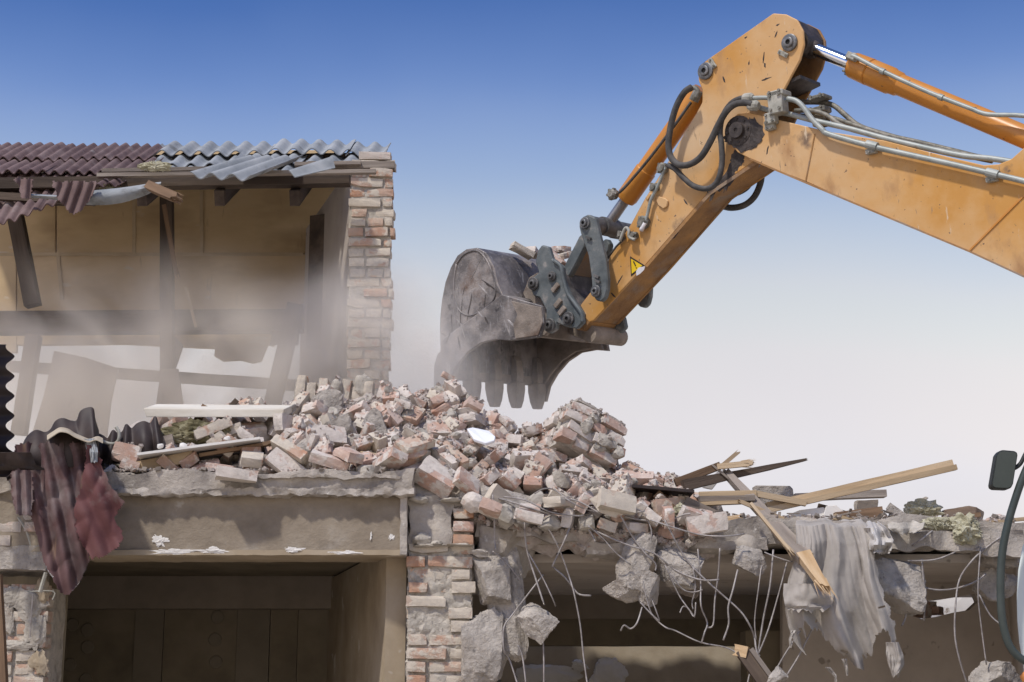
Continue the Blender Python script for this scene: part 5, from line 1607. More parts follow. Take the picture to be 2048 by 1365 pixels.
# a few more that lie on the crest itself
rr = random.Random(99)
for k in range(46):
    px = rr.choice((rr.uniform(770, 985), rr.uniform(770, 985), rr.uniform(985, 1110), rr.uniform(1230, 1400), rr.uniform(560, 770)))
    tt = rr.uniform(.62, 1.08)
    p = mound(px, tt)
    p.z += .05 * nz(p, 9) + .035
    ty = rr.choice((0, 1, 2, 3, 3, 5))
    if k in (3, 5, 6, 7, 8, 12, 16, 28, 31, 33, 36, 41, 44):      # buried out of sight
        rr.randrange(8), rr.uniform(0, 1), rr.gauss(0, 1), rr.gauss(0, 1)
        continue
    o = bpy.data.objects.new({5: 'mortar_lump'}.get(ty, 'loose_brick'), loose_mesh(ty, rr.randrange(8)))
    link(o, None, Matrix.Translation(p) @ Matrix.Rotation(rr.uniform(0, 6.3), 4, 'Z') @ Matrix.Rotation(rr.gauss(0, .45), 4, 'Y') @ Matrix.Rotation(rr.gauss(0, .6), 4, 'X'))
    qx, qy = proj(p)
    h, zn = place_phrase(qx, qy)
    QUEUE.append((o, NAMES[ty] + ' ' + h + ' ' + zn, 'brick' if ty < 5 else 'mortar lump', 'loose bricks of the rubble heap', qx))

# ---- blocks of masonry
def masonry(name, label, centre, rot, nl, nc, nd, slab=None, seed=1, material=None):
    """a lump of bonded bricks: nl metres long, nc courses, nd deep; rot = 3x3"""
    rr = random.Random(seed)
    tt = thing(name, label, 'masonry', centre)
    m4 = Matrix.Translation(V(centre)) @ rot.to_4x4()
    h = nc * .075
    cv, cf = rock((nl * 1.42, nd * 1.42, h * 1.5), seed, sub=4, planes=5, amp=.05)
    cv = [V((max(-nl / 2 + .012, min(nl / 2 - .012, v.x)), max(-nd / 2 + .02, min(nd / 2 - .02, v.y)), max(-h / 2, min(h / 2 - .005, v.z)))) for v in cv]
    obj('mortar_core', cv, cf, M['mortar'], tt, m4)
    for c in range(nc):
        u = -nl / 2 + (0 if c % 2 else -.03)
        while u < nl / 2 - .04:
            ln = .115 if rr.random() < .45 else .20
            ln = min(ln, nl / 2 - u + rr.uniform(0, .03))
            kind = 'long' if ln > .18 else 'short'
            base = .24 if kind == 'long' else .115
            for yy in ((-nd / 2 + .055), (nd / 2 - .055)):
                o = bpy.data.objects.new('brick', brick_mesh(kind, (base, .115, .063), rr.randrange(7), material or M['brick']))
                mm = m4 @ Matrix.Translation((u + ln / 2 + rr.uniform(-.01, .01), yy + rr.uniform(-.022, .022), -h / 2 + .0375 + c * .075)) @ Matrix.Rotation(rr.uniform(-.08, .08), 4, 'Y') @ Matrix.Rotation(rr.uniform(-.12, .12), 4, 'Z') @ Matrix.Diagonal((ln / base * .96, 1, 1.0, 1))
                link(o, tt, mm)
            u += ln + .012
    for q in range(9):
        v_, f_ = rock((rr.uniform(.05, .14), rr.uniform(.04, .07), rr.uniform(.04, .12)), seed * 7 + q, sub=3, amp=.25)
        c = V((rr.uniform(-.5, .5) * nl, -nd / 2 + rr.uniform(-.005, .02), rr.uniform(-.45, .45) * h)) if q < 6 else V((nl / 2, rr.uniform(-.4, .4) * nd, rr.uniform(-.4, .4) * h))
        obj('mortar_lump', [v + c for v in v_], f_, M['mortar'], tt, m4, smooth=True, angle=40)
    if slab:
        v_, f_ = rough_box(-nl / 2 + .03, nl / 2 - .01, -nd / 2 + .005, nd / 2 - .02, h / 2 - .004, h / 2 + .012, .03, .010, 16, seed, big=.012, bigf=5)
        obj('screed_layer', v_, f_, M['concrete_grey'], tt, m4)
    return tt


def rot_px(ax_deg, yaw=0, tilt=0):
    """axes: x to the viewer's right turned down by ax_deg, then turned about the vertical"""
    return Matrix.Rotation(math.radians(yaw), 3, 'Z') @ Matrix.Rotation(math.radians(ax_deg), 3, 'Y') @ Matrix.Rotation(math.radians(tilt), 3, 'X')


masonry('masonry_block', 'big tilted block of bonded brickwork with a grey screed top on the heap crest', P(1168, 878, 9.92), rot_px(22, 26, -10), .42, 4, .28, slab=True, seed=4)
masonry('masonry_row', 'row of bricks standing on end at the foot of the brick end wall', P(668, 806, 10.25), Matrix.Rotation(math.radians(6), 3, 'Y') @ Matrix.Rotation(math.radians(90), 3, 'Y'), .24, 7, .16, seed=9, material=M['brick_wall'])
masonry('masonry_row', 'small upright lump of mortared bricks under the nearest bucket tooth', P(905, 808, 10.2), rot_px(10, 15, 0), .22, 2, .18, seed=12, material=M['brick_wall'])

# ---- fragments and crumbs that came down last: dropped from above onto whatever lies there
bpy.context.view_layer.update()
_dg = bpy.context.evaluated_depsgraph_get()
rr = random.Random(314)


def drop(px, tt):
    p = mound(px, tt)
    hit = sc.ray_cast(_dg, p + V((0, 0, 1.2)), V((0, 0, -1)), distance=1.6)
    return (hit[1], hit[2]) if hit[0] else None


mb, mb2 = MB(), MB()
for _ in range(5000):
    d_ = drop(rr.uniform(215, 1415), rr.uniform(-.10, 1.1))
    if d_ and d_[1].z > .3:
        s_ = .004 + .013 * rr.random() ** 2.5
        (mb if rr.random() < .75 else mb2).add(crumb(d_[0] + V((0, 0, s_ * .4)), s_))
tag(mb.build('mortar_grit', M['rubble']), 'pale grit lying on the tops of the heaped bricks', 'rubble', kind='stuff')
tag(mb2.build('brick_grit', M['brick']), 'reddish grit lying on the tops of the heaped bricks', 'rubble', kind='stuff')
k = 0
while k < 80:
    px = rr.uniform(560, 1400)
    tt = rr.uniform(.0, 1.0)
    k += 1
    if 1085 < px < 1260 and tt > .45:
        continue
    d_ = drop(px, tt)
    if not d_ or d_[1].z < .25:
        continue
    ty = rr.choice((2, 3, 5, 5, 5))
    sc_ = rr.uniform(.38, .75)
    o = bpy.data.objects.new('mortar_shard' if ty == 5 else 'brick_fragment', loose_mesh(ty, rr.randrange(8)))
    q_ = Matrix.Rotation(rr.uniform(0, 6.3), 4, 'Z') @ Matrix.Rotation(rr.gauss(0, .5), 4, 'Y') @ Matrix.Rotation(rr.gauss(0, .5), 4, 'X')
    link(o, None, Matrix.Translation(d_[0] + V((0, 0, .024 * sc_))) @ q_ @ Matrix.Diagonal((sc_, sc_ * rr.uniform(.6, 1.0), sc_, 1)))
    qx, qy = proj(d_[0])
    h, zn = place_phrase(qx, qy)
    QUEUE.append((o, ('small mortar shard ' if ty == 5 else 'small brick fragment ') + h + ' ' + zn, 'mortar lump' if ty == 5 else 'brick', 'small fragments of the rubble heap', qx))

# ---- shards and chunks lying on the heap
def chunk(name, px, py, Y, wpx, hpx, seed, mt, label, cat='concrete chunk', dep=.8, amp=.07, rotz=0.0, planes=9, sub=4, smooth=True, boxy=.75):
    k = Y / F
    vs, fs = rock((wpx * k * 1.05, min(wpx, hpx) * k * dep * 1.05, hpx * k * 1.05), seed, sub=sub, amp=amp, planes=planes, boxy=boxy)
    m = Matrix.Translation(P(px, py, Y)) @ Matrix.Rotation(rotz, 4, 'Y')
    o = obj(name, vs, fs, M[mt], None, m, smooth=smooth, angle=28)
    return tag(o, label, cat)


def board_px(name, pts, Y, th, mt, label, cat, tilt=(0, 1, 0), bev=.004):
    v_, f_ = prism([P(x, y, Y if not isinstance(Y, (list, tuple)) else Y[i]) for i, (x, y) in enumerate(pts)], V(tilt).normalized() * th)
    v_, m = recentre(v_)
    return tag(obj(name, v_, f_, M[mt], None, m, bev=bev), label, cat)


board_px('white_tile', [(934, 857), (945, 855), (978, 862), (991, 873), (989, 880), (972, 886), (948, 878)], [9.55, 9.6, 9.6, 9.5, 9.42, 9.40, 9.44], .02, 'white_board', 'clean white board piece lying on the heap below the bucket', 'board', tilt=(0, .5, -1))
board_px('dark_shard', [(722, 850), (733, 828), (748, 814), (760, 822), (780, 880), (752, 882), (727, 868)], 9.62, .05, 'concrete_grey', 'dark grey broken slab shard standing up in front of the brick end wall', 'concrete chunk', tilt=(.2, 1, -.2))
px_sheet('bent_felt_sheet', [(714, 790, 800, 10.15), (712, 800, 830, 10.05), (716, 812, 862, 9.95)], M['maroon_dark'], 1.6, .05, label='dark bent corrugated sheet piece on the heap crest', seed=31, cat='roof sheet', crumple=.05)
board_px('timber_offcut', [(718, 902), (800, 913), (798, 924), (790, 931), (734, 931), (726, 918)], 9.34, .12, 'timber_pale', 'pale split timber block at the slab edge', 'timber', tilt=(.1, 1, .1))
chunk('concrete_chunk', 672, 868, 9.55, 62, 74, 61, 'concrete_grey', 'lumpy pale mortar boulder in the middle of the heap, facing the camera')
chunk('concrete_chunk', 612, 905, 9.42, 105, 52, 62, 'concrete_grey', 'broad flat grey concrete lump at the heap foot beside the pale plank end', amp=.05)
chunk('concrete_chunk', 655, 812, 9.95, 60, 56, 63, 'concrete_grey', 'pale mortar boulder leaning on the upright brick row')
chunk('concrete_chunk', 835, 925, 9.33, 74, 42, 64, 'mortar', 'mortar-coated lump at the end of the left slab edge', amp=.05)
chunk('concrete_chunk', 900, 1000, 9.3, 120, 64, 65, 'concrete', 'crumbled concrete mass on top of the brick pier', amp=.16)
chunk('concrete_chunk', 855, 975, 9.27, 90, 60, 66, 'concrete', 'crumbling concrete corner above the pier, under a lone brick', amp=.2)

# ---- left part of the heap: white plank and boards
YP_ = 9.62
v_, f_ = prism([P(286, 817, YP_ - .14), P(292, 835, YP_ - .14), P(566, 835, YP_ - .10), P(568, 819, YP_ - .10)], V((.02, .26, .075)))
v_, m = recentre(v_)
tag(obj('white_plank', v_, f_, M['plank_paint'], None, m, bev=.006, bseg=2), 'long thick white-painted plank lying level on the rubble', 'plank')
bar('prop_timber', 412, 812, 378, 872, 13, 9.66, M['timber_brown'], 'short brown timber propping the white plank', 'timber', th=.05)
bar('prop_timber', 474, 800, 424, 856, 9, 9.75, M['timber_dark'], 'dark stick poking up behind the white plank', 'timber', th=.03)
bar('roof_board', 248, 905, 348, 880, 22, 9.42, M['timber_grey'], 'grey weathered board beside the dark curled sheets', 'plank', th=.05)
bar('felted_board', 280, 917, 522, 885, 5, 9.22, M['white_paint'], 'thin pale laminate strip lying across the boards below the white plank', 'plank', th=.30, Y1=9.30)
bar('black_board', 285, 928, 530, 896, 17, 9.30, M['maroon_dark'], 'black felted board under the thin pale strip', 'plank', th=.16, Y1=9.36)
bar('pale_board', 274, 936, 388, 914, 22, 9.22, M['timber_pale'], 'pale brown board wedge at the slab edge below the black board', 'plank', th=.06, j0=.03)
bar('pale_board', 400, 912, 540, 888, 7, 9.26, M['timber_brown'], 'thin brown batten sticking out under the black board', 'plank', th=.05, j1=.05)
for k, (px, py, Y, ty) in enumerate(((448, 868, 9.55, 0), (492, 862, 9.6, 1), (478, 850, 9.8, 3), (575, 850, 9.6, 0), (320, 848, 10.0, 0), (262, 868, 10.2, 1), (350, 852, 9.9, 3), (400, 842, 9.95, 2))):
    o = bpy.data.objects.new('loose_brick', loose_mesh(ty, (k * 3) % 8))
    link(o, None, Matrix.Translation(P(px, py, Y)) @ Matrix.Rotation(.4 * k, 4, 'Z') @ Matrix.Rotation(-.3 + .1 * k, 4, 'Y') @ Matrix.Rotation(.5 * k, 4, 'X'))
    QUEUE.append((o, NAMES[ty] + ' lodged beside the white plank', 'brick', 'loose bricks of the rubble heap', px))
for k, (px, py, s) in enumerate(((367, 891, 14), (322, 893, 13), (455, 878, 14))):
    o = chunk('pebble', px, py, 9.27, s, s * .75, 640 + k, 'white_paint', None, sub=2)
    QUEUE.append((o, 'pale mortar pebble on the boards below the white plank', 'mortar lump', 'pebbles on the boards', px))


def wool(name, px, py, Y, wpx, hpx, seed, mt, label, n=260):
    """clump of mineral wool: a core with curled tufts all over"""
    rr = random.Random(seed)
    k = Y / F
    a = MB()
    sx, sz = wpx * k, hpx * k
    v_, f_ = rock((sx, sz * .9, sz), seed, sub=4, planes=3, amp=.35, freq=4)
    a.add((v_, f_))
    for _ in range(n):
        d = V((rr.gauss(0, 1), rr.gauss(0, 1), rr.gauss(0, 1))).normalized()
        p = V((d.x * sx * .42, d.y * sz * .38, d.z * sz * .42)) * rr.uniform(.7, 1.05)
        pts = [p]
        dd = (d + V((rr.gauss(0, .8), rr.gauss(0, .8), rr.gauss(0, .8)))).normalized()
        for _s in range(3):
            dd = (dd + V((rr.gauss(0, .7), rr.gauss(0, .7), rr.gauss(0, .7)))).normalized()
            p = p + dd * rr.uniform(.006, .014)
            pts.append(p)
        r0 = rr.uniform(.002, .006)
        a.add(tube(pts, [r0, r0 * .9, r0 * .7, r0 * .3], 4))
    o = obj(name, a.v, a.f, M[mt], None, Matrix.Translation(P(px, py, Y)))
    return tag(o, label, 'insulation')


wool('insulation_wool', 395, 866, 9.5, 105, 42, 1, 'wool_dark', 'dirty olive mineral wool wad under the white plank', 420)
wool('insulation_wool', 345, 878, 9.46, 60, 26, 2, 'wool_dark', 'small dark wool tuft beside the grey weathered board', 200)
wool('insulation_wool', 312, 334, 10.3, 58, 16, 3, 'wool', 'yellowish wool tuft poking out between the roof battens', 160)
wool('insulation_wool', 1845, 1022, 9.7, 58, 34, 4, 'wool', 'pale yellow wool clump on the slab beside the pointed grey sheet', 300)
wool('insulation_wool', 1930, 1058, 9.25, 58, 46, 5, 'wool', 'pale yellow wool tuft hanging over the broken slab edge', 340)
wool('insulation_wool', 1880, 1048, 9.28, 60, 20, 6, 'wool', 'thin trail of yellow wool along the slab edge', 240)
wool('insulation_wool', 1360, 1024, 9.3, 22, 26, 7, 'wool', 'small yellow wool scrap among the brown timber ends', 120)
wool('insulation_wool', 222, 380, 10.3, 40, 14, 8, 'wool_dark', 'brown wool scrap tucked behind the sagging gutter', 120)

# ================================================================== TORN SHEETS AT THE LEFT
# upright dark sheet at the picture edge, its ribs lying level
grid = []
for j in range(121):
    py = 690 + (955 - 690) * j / 120
    row = []
    for i in range(13):
        u = i / 12
        xr_ = 19 + 9 * math.sin(2 * math.pi * (py - 704) / 39.5) + max(0, (py - 880) / 70) ** 2 * 26
        px = -90 + (xr_ + 90) * u
        row.append(P(px, py, 8.75 + .035 * math.sin(2 * math.pi * (py - 704) / 39.5) + .30 * u))
    grid.append(row)
tag(bumpy_sheet('dark_corrugated_sheet', grid, M['maroon_dark'], .006), 'black ribbed sheet standing upright at the left picture edge', 'roof sheet')

# curled dark sheet: its front edge makes the wavy outline, it runs back over the slab
def wavy_back(name, outline, Y0, Y1, dpx, mt, label, th=.006, drop=0.0):
    pts = spline([V((x, y, 0)) for x, y in outline], 6)
    grid = []
    for j in range(9):
        f = j / 8
        grid.append([P(p.x, p.y + dpx * f, Y0 + (Y1 - Y0) * f) - V((0, 0, drop * f)) for p in pts])
    return tag(bumpy_sheet(name, grid, M[mt], th), label, 'roof sheet')


OUT1 = [(14, 955), (34, 935), (44, 900), (54, 876), (72, 862), (90, 866), (102, 860), (112, 844), (126, 838), (142, 843), (154, 842), (162, 824), (174, 817), (185, 818), (189, 838), (196, 862)]
OUT2 = [(196, 868), (206, 872), (216, 878), (226, 862), (236, 868), (246, 864), (253, 850), (264, 858), (275, 848), (288, 844), (302, 847), (310, 834), (316, 850), (324, 872)]


def wavy_front(name, outline, ybot, Y0, Y1, mt, label, waves=3.0, amp=.02):
    pts = spline([V((x, y, 0)) for x, y in outline], 8)
    grid = []
    for j in range(15):
        f = j / 14
        row = []
        for i, p in enumerate(pts):
            u = i / (len(pts) - 1)
            yb = ybot + 8 * nz((u * 6, 2, Y0), 1)
            row.append(P(p.x + 3 * nz((u * 5, f * 2, 1), 1), p.y * (1 - f) + max(yb, p.y + 6) * f, Y0 + (Y1 - Y0) * f + amp * math.sin(2 * math.pi * waves * u) * min(1, 3 * f) - .06 * math.sin(math.pi * f)))
        grid.append(row)
    return tag(bumpy_sheet(name, grid, M[mt], .006), label, 'roof sheet')


wavy_back('curled_dark_sheet', OUT1, 9.05, 9.6, 16, 'maroon_dark', 'dark curled corrugated sheet humped over the slab edge', drop=.02)
wavy_back('curled_dark_sheet', OUT2, 9.40, 9.7, 10, 'maroon_dark', 'dark wavy sheet edge running under the white plank end', drop=.02)
wavy_front('dark_corrugated_sheet', OUT1, 935, 9.045, 8.95, 'maroon_dark', 'curled sheet front above the torn maroon strips, hump shadow painted in black')  # the black colour paints in the shadow below the hump
wavy_front('dark_corrugated_sheet', OUT2, 925, 9.39, 9.34, 'maroon_dark', 'black ribbed sheet hanging below the wavy edge beside the grey board', 4)
wavy_back('torn_sheet', [(94, 880), (106, 872), (120, 864), (136, 866), (150, 874), (164, 880), (178, 884), (192, 880), (206, 886)], 8.80, 8.99, -9, 'tan_wall_lip', 'curled sheet lip below the dark hump, its sunlight painted in as tan', th=.004)  # tan colour paints in the sun on the curled edge
px_sheet('torn_sheet', [(-60, 62, 905, 8.82), (-60, 72, 930, 8.86), (-60, 95, 940, 8.9)], M['maroon_dark'], 2, .02, label='dark folded sheet flap beside the upright ribbed sheet', seed=15)
rib_sheet('torn_sheet', [(30, 196, 886), (24, 200, 930), (22, 202, 975), (30, 204, 1020), (64, 196, 1035), (76, 190, 1080), (86, 180, 1120), (102, 170, 1150), (112, 156, 1172), (122, 140, 1190)], .20, 33, .022, 8.92, M['maroon'], 'long torn maroon sheet hanging to a point over the dark opening', seed=16, crumple=.05)
rib_sheet('torn_sheet', [(22, 66, 940), (24, 68, 990), (30, 66, 1015), (33, 62, 1032)], .05, 20, .014, 8.86, M['maroon'], 'short ribbed maroon strip beside the long hanging sheet', seed=17)
rib_sheet('torn_sheet', [(172, 194, 890), (168, 206, 935), (160, 224, 975), (150, 250, 1006), (147, 240, 1022), (149, 228, 1040), (152, 246, 1064), (160, 246, 1085), (174, 228, 1104), (184, 200, 1118)], .42, 44, .016, 8.80, M['maroon_red'], 'dull red flap of sheet twisted outwards over the beam', seed=18, crumple=.05, tilt=.02)
px_sheet('torn_sheet', [(84, 100, 1090, 8.985), (88, 160, 1115, 8.99), (95, 166, 1140, 9.0), (112, 158, 1165, 9.0), (128, 146, 1182, 9.0)], M['scuff'], .6, .02, label='pale torn backing paper behind the point of the hanging sheet', seed=19, nu=24, jag=10)
px_sheet('torn_sheet', [(168, 190, 878, 8.84), (174, 196, 905, 8.82), (178, 194, 925, 8.82)], M['grey_roof'], .6, .015, label='bare grey metal patch of torn sheet under the curled lip', seed=20, nu=16, jag=6)
# strips of lath and wire below
for k, (pts, r, lab) in enumerate((([(36, 1035), (52, 1060), (60, 1085), (62, 1095)], .008, 'pale torn strip dangling on the wall behind the maroon sheet'),
                                   ([(92, 1145), (86, 1165), (80, 1185)], .012, 'short pale stick below the torn maroon sheet'),
                                   ([(56, 1184), (107, 1183), (105, 1200)], .004, 'thin bent wire hook on the plastered stub'),
                                   ([(66, 1190), (62, 1240), (60, 1275)], .004, 'dark wire lying down the plastered stub'))):
    v_, m = recentre(tube([P(x, y, 9.13) for x, y in pts], r, 6, 3)[0])
    tag(obj('wire' if r < .006 else 'torn_strip', v_, tube([P(x, y, 9.13) for x, y in pts], r, 6, 3)[1], M['clamp'] if k < 3 else M['rebar'], None, m), lab, 'wire' if r < .006 else 'strip')
bar('rusty_post', -4, 1150, 12, 1460, 14, 8.9, M['timber_brown'], 'rust-brown post leaning at the lower left picture edge', 'post', th=.05)
tag(MB().add(tube([P(x, y, 9.3) for x, y in ((198, 878), (212, 886), (228, 888), (237, 880), (238, 866), (232, 854))], .010, 8, 5)).build('bent_bracket', M['clamp'], smooth=True), 'pale hooked gutter bracket among the dark sheets', 'bracket')

# ================================================================== TIMBERS ON THE RIGHT
bar('broken_timber', 1350, 966, 1440, 932, 15, 9.75, M['timber_brown'], 'dark brown timber with a forked pale break, topmost of the timbers', 'timber', th=.06, seed=3)
bar('broken_timber', 1434, 934, 1495, 928, 11, 9.72, M['timber_pale'], 'pale split end lying along the topmost dark timber', 'timber', th=.04, seed=4, j1=.04)
bar('broken_timber', 1446, 930, 1474, 906, 8, 9.74, M['timber_pale'], 'short pale splinter pointing up from the topmost timber', 'timber', th=.03, seed=5, j1=.02)
plank('broken_timber', P(1366, 972, 9.68), P(1607, 921, 9.9), 22 * 9.7 / F, .05, M['timber_dark'], up=(0, 1, 0), seed=6, label='long dark timber tapering to a point over the slab', cat='timber', taper=.22, j1=.03)
for k, (y0, y1, lab) in enumerate(((1012, 926, 'long pale batten rising over the slab, upper of the pair'), (1022, 935, 'long pale batten rising over the slab, lower of the pair'))):
    bar('pale_batten', 1532, y0, 1904 + 8 * k, y1, 11, 9.62 - .03 * k, M['timber_pale'], lab, 'timber', th=.05, seed=8 + k)
bar('cracked_board', 1398, 991, 1512, 988, 13, 9.55, M['timber_pale'], 'pale cracked board lying level behind the leaning plank', 'plank', th=.04, seed=11)
bar('cracked_board', 1506, 987, 1612, 1007, 12, 9.56, M['timber_pale'], 'pale cracked board sloping under the long battens', 'plank', th=.04, seed=12)
bar('cracked_board', 1398, 1000, 1508, 998, 11, 9.50, M['timber_grey'], 'grey faced board below the pale cracked board', 'plank', th=.10, seed=13)
bar('cracked_board', 1400, 1009, 1484, 1005, 7, 9.44, M['timber_pale'], 'thin pale lath edge under the grey faced board', 'plank', th=.06, seed=14)
bar('bent_lath', 1482, 1004, 1560, 1036, 8, 9.40, M['timber_pale'], 'pale bent lath crossing behind the leaning plank', 'timber', th=.02, seed=15, j0=.02)
bar('bent_lath', 1556, 1034, 1622, 1054, 6, 9.36, M['timber_pale'], 'thin pale lath tip pointing to the cloth', 'timber', th=.02, seed=16, j1=.03)
plank('leaning_plank', P(1452, 946, 9.78), P(1612, 1118, 9.02), 13 * 9.5 / F, .05, M['timber_grey'], up=(0, 1, -.6), seed=17, taper=2.4, label='long weathered plank leaning over the slab edge with a splintered end', cat='plank', j0=.04)
sp = plank('splintered_end', P(1606, 1108, 9.04), P(1646, 1172, 8.86), 30 * 9.0 / F, .045, M['splinter'], up=(0, 1, -.6), seed=18, j1=.09, label='raw yellow splintered stump at the end of the leaning plank', cat='timber', taper=.5)
bar('bent_lath', 1502, 1008, 1578, 1100, 6, 9.22, M['timber_pale'], 'pale sliver split off along the leaning plank', 'timber', th=.03, seed=19, j1=.05, Y1=9.05)
bar('bent_lath', 1424, 930, 1490, 985, 4, 9.72, M['timber_grey'], 'thin grey sliver beside the top of the leaning plank', 'timber', th=.012, seed=20)
bar('grey_board', 1368, 1006, 1452, 1046, 27, 9.36, M['timber_grey'], 'short grey board end jutting out above the slab edge', 'plank', th=.05, seed=21)
bar('brown_board', 1312, 988, 1352, 1028, 18, 9.36, M['timber_brown'], 'brown timber stub slanting down beside the last bricks', 'timber', th=.06, seed=22)
bar('brown_board', 1352, 1036, 1408, 1060, 20, 9.30, M['timber_grey'], 'tan timber stub resting on the broken slab edge', 'timber', th=.06, seed=23)
bar('brown_board', 1452, 1042, 1478, 1038, 16, 9.33, M['splinter'], 'yellow split wood scrap beside the grey board end', 'timber', th=.05, seed=24, j1=.03)
bar('dark_shelf', 1262, 977, 1384, 988, 6, 9.42, M['maroon_dark'], 'thin dark sheet edge jutting out above the last bricks', 'sheet', th=.25, seed=25)
bar('back_beam', 1588, 996, 1770, 988, 14, 10.0, M['timber_grey'], 'squared grey timber lying level behind the long battens', 'timber', th=.10, seed=26)
board_px('felt_sheet', [(1505, 975), (1512, 971), (1580, 972), (1586, 978), (1590, 1012), (1510, 1016)], 9.95, .02, 'concrete_grey', 'dark grey bent sheet standing behind the leaning plank', 'sheet')
board_px('white_sheet', [(1404, 976), (1438, 938), (1452, 944), (1424, 980)], 9.9, .01, 'plastic', 'translucent white scrap standing behind the dark timbers', 'sheet')
bar('slab_board', 1670, 1036, 1764, 1024, 20, 9.55, M['timber_brown'], 'brown tapering board on the slab behind the cloth', 'plank', th=.06, seed=27)
bar('slab_board', 1668, 1034, 1722, 1050, 12, 9.42, M['timber_pale'], 'pale board piece sticking out above the cloth', 'plank', th=.05, seed=28)
bar('slab_board', 1716, 1046, 1736, 1050, 12, 9.32, M['splinter'], 'orange wood end grain piece at the top of the cloth', 'timber', th=.05, seed=29)
bar('slab_board', 1636, 1012, 1700, 1030, 9, 9.7, M['timber_dark'], 'dark thin stick across the plaster scraps', 'timber', th=.03, seed=30)
bar('slab_batten', 1776, 1052, 1960, 1030, 9, 9.45, M['timber_brown'], 'long red-brown batten along the slab beside the yellow wool', 'timber', th=.04, seed=31)
bar('slab_batten', 1968, 1046, 2075, 1036, 7, 9.6, M['timber_pale'], 'orange batten end lying on the slab behind the mirror tube', 'timber', th=.04, seed=32)
bar('slab_batten', 1776, 1012, 1818, 1042, 15, 9.5, M['concrete_grey'], 'lilac grey slate piece leaning beside the wool clump', 'sheet', th=.02, seed=33)
board_px('pointed_sheet', [(1802, 1034), (1818, 1008), (1852, 993), (1858, 996), (1836, 1016), (1828, 1032)], 9.75, .02, 'concrete_grey', 'pointed grey sheet standing on the slab behind the wool', 'sheet')
chunk('concrete_chunk', 1930, 1030, 9.7, 80, 32, 71, 'timber_grey', 'flat grey lump on the slab beside the yellow wool', amp=.05)
board_px('plaster_scrap', [(1560, 1036), (1600, 1020), (1648, 1014), (1662, 1030), (1650, 1048), (1600, 1050)], 9.6, .03, 'white_paint', 'dirty white plasterboard scrap on the slab above the cloth', 'board', tilt=(0, .8, -.4))
board_px('plaster_scrap', [(1644, 1040), (1652, 1012), (1672, 1010), (1690, 1024), (1684, 1044)], 9.58, .03, 'white_paint', 'crumpled white plasterboard piece beside the brown tapering board', 'board', tilt=(0, .8, -.4))
for k, (px, py, ty) in enumerate(((1732, 1012, 2), (1790, 1040, 5), (1762, 1046, 5), (1990, 1042, 5))):
    o = bpy.data.objects.new('loose_brick', loose_mesh(ty, k))
    link(o, None, Matrix.Translation(P(px, py, 9.75)) @ Matrix.Rotation(k, 4, 'Z'))
    QUEUE.append((o, NAMES[ty] + ' lying among the boards on the broken slab', 'brick', 'loose bricks of the broken slab', px))
plank('fallen_timber', P(1482, 1302, 9.0), P(1580, 1440, 8.9), 24 * 9 / F, .07, M['timber_dark'], up=(0, 1, 0), seed=34, label='broken dark timber with a pale end standing below the rebar', cat='timber')
sp = plank('fallen_timber', P(1496, 1306, 8.97), P(1478, 1302, 8.99), 22 * 9 / F, .05, M['splinter'], up=(0, 1, 0), seed=35, j1=.03, label='raw orange tip of the broken timber below the rebar', cat='timber')
plank('fallen_timber', P(1502, 1300, 8.98), P(1600, 1436, 8.88), 9 * 9 / F, .06, M['timber_grey'], up=(0, 1, 0), seed=36, label='grey edge board alongside the broken dark timber', cat='timber')

# short splinters all over the slab
mb = MB()
rr = random.Random(77)
for _ in range(60):
    px = rr.uniform(1440, 1800)
    c = P(px, 1045, rr.uniform(9.3, 9.75))
    c.z = ZR1 + rr.uniform(.02, .06)
    d = V((rr.gauss(0, 1), rr.gauss(0, .5), rr.gauss(0, .25))).normalized()
    ln = rr.uniform(.03, .16)
    mb.add(box(c, (ln, rr.uniform(.006, .02), rr.uniform(.004, .012)), frame(d)))
tag(mb.build('wood_splinters', M['timber_grey']), 'small pale wood splinters strewn on the broken slab', 'debris', kind='stuff')

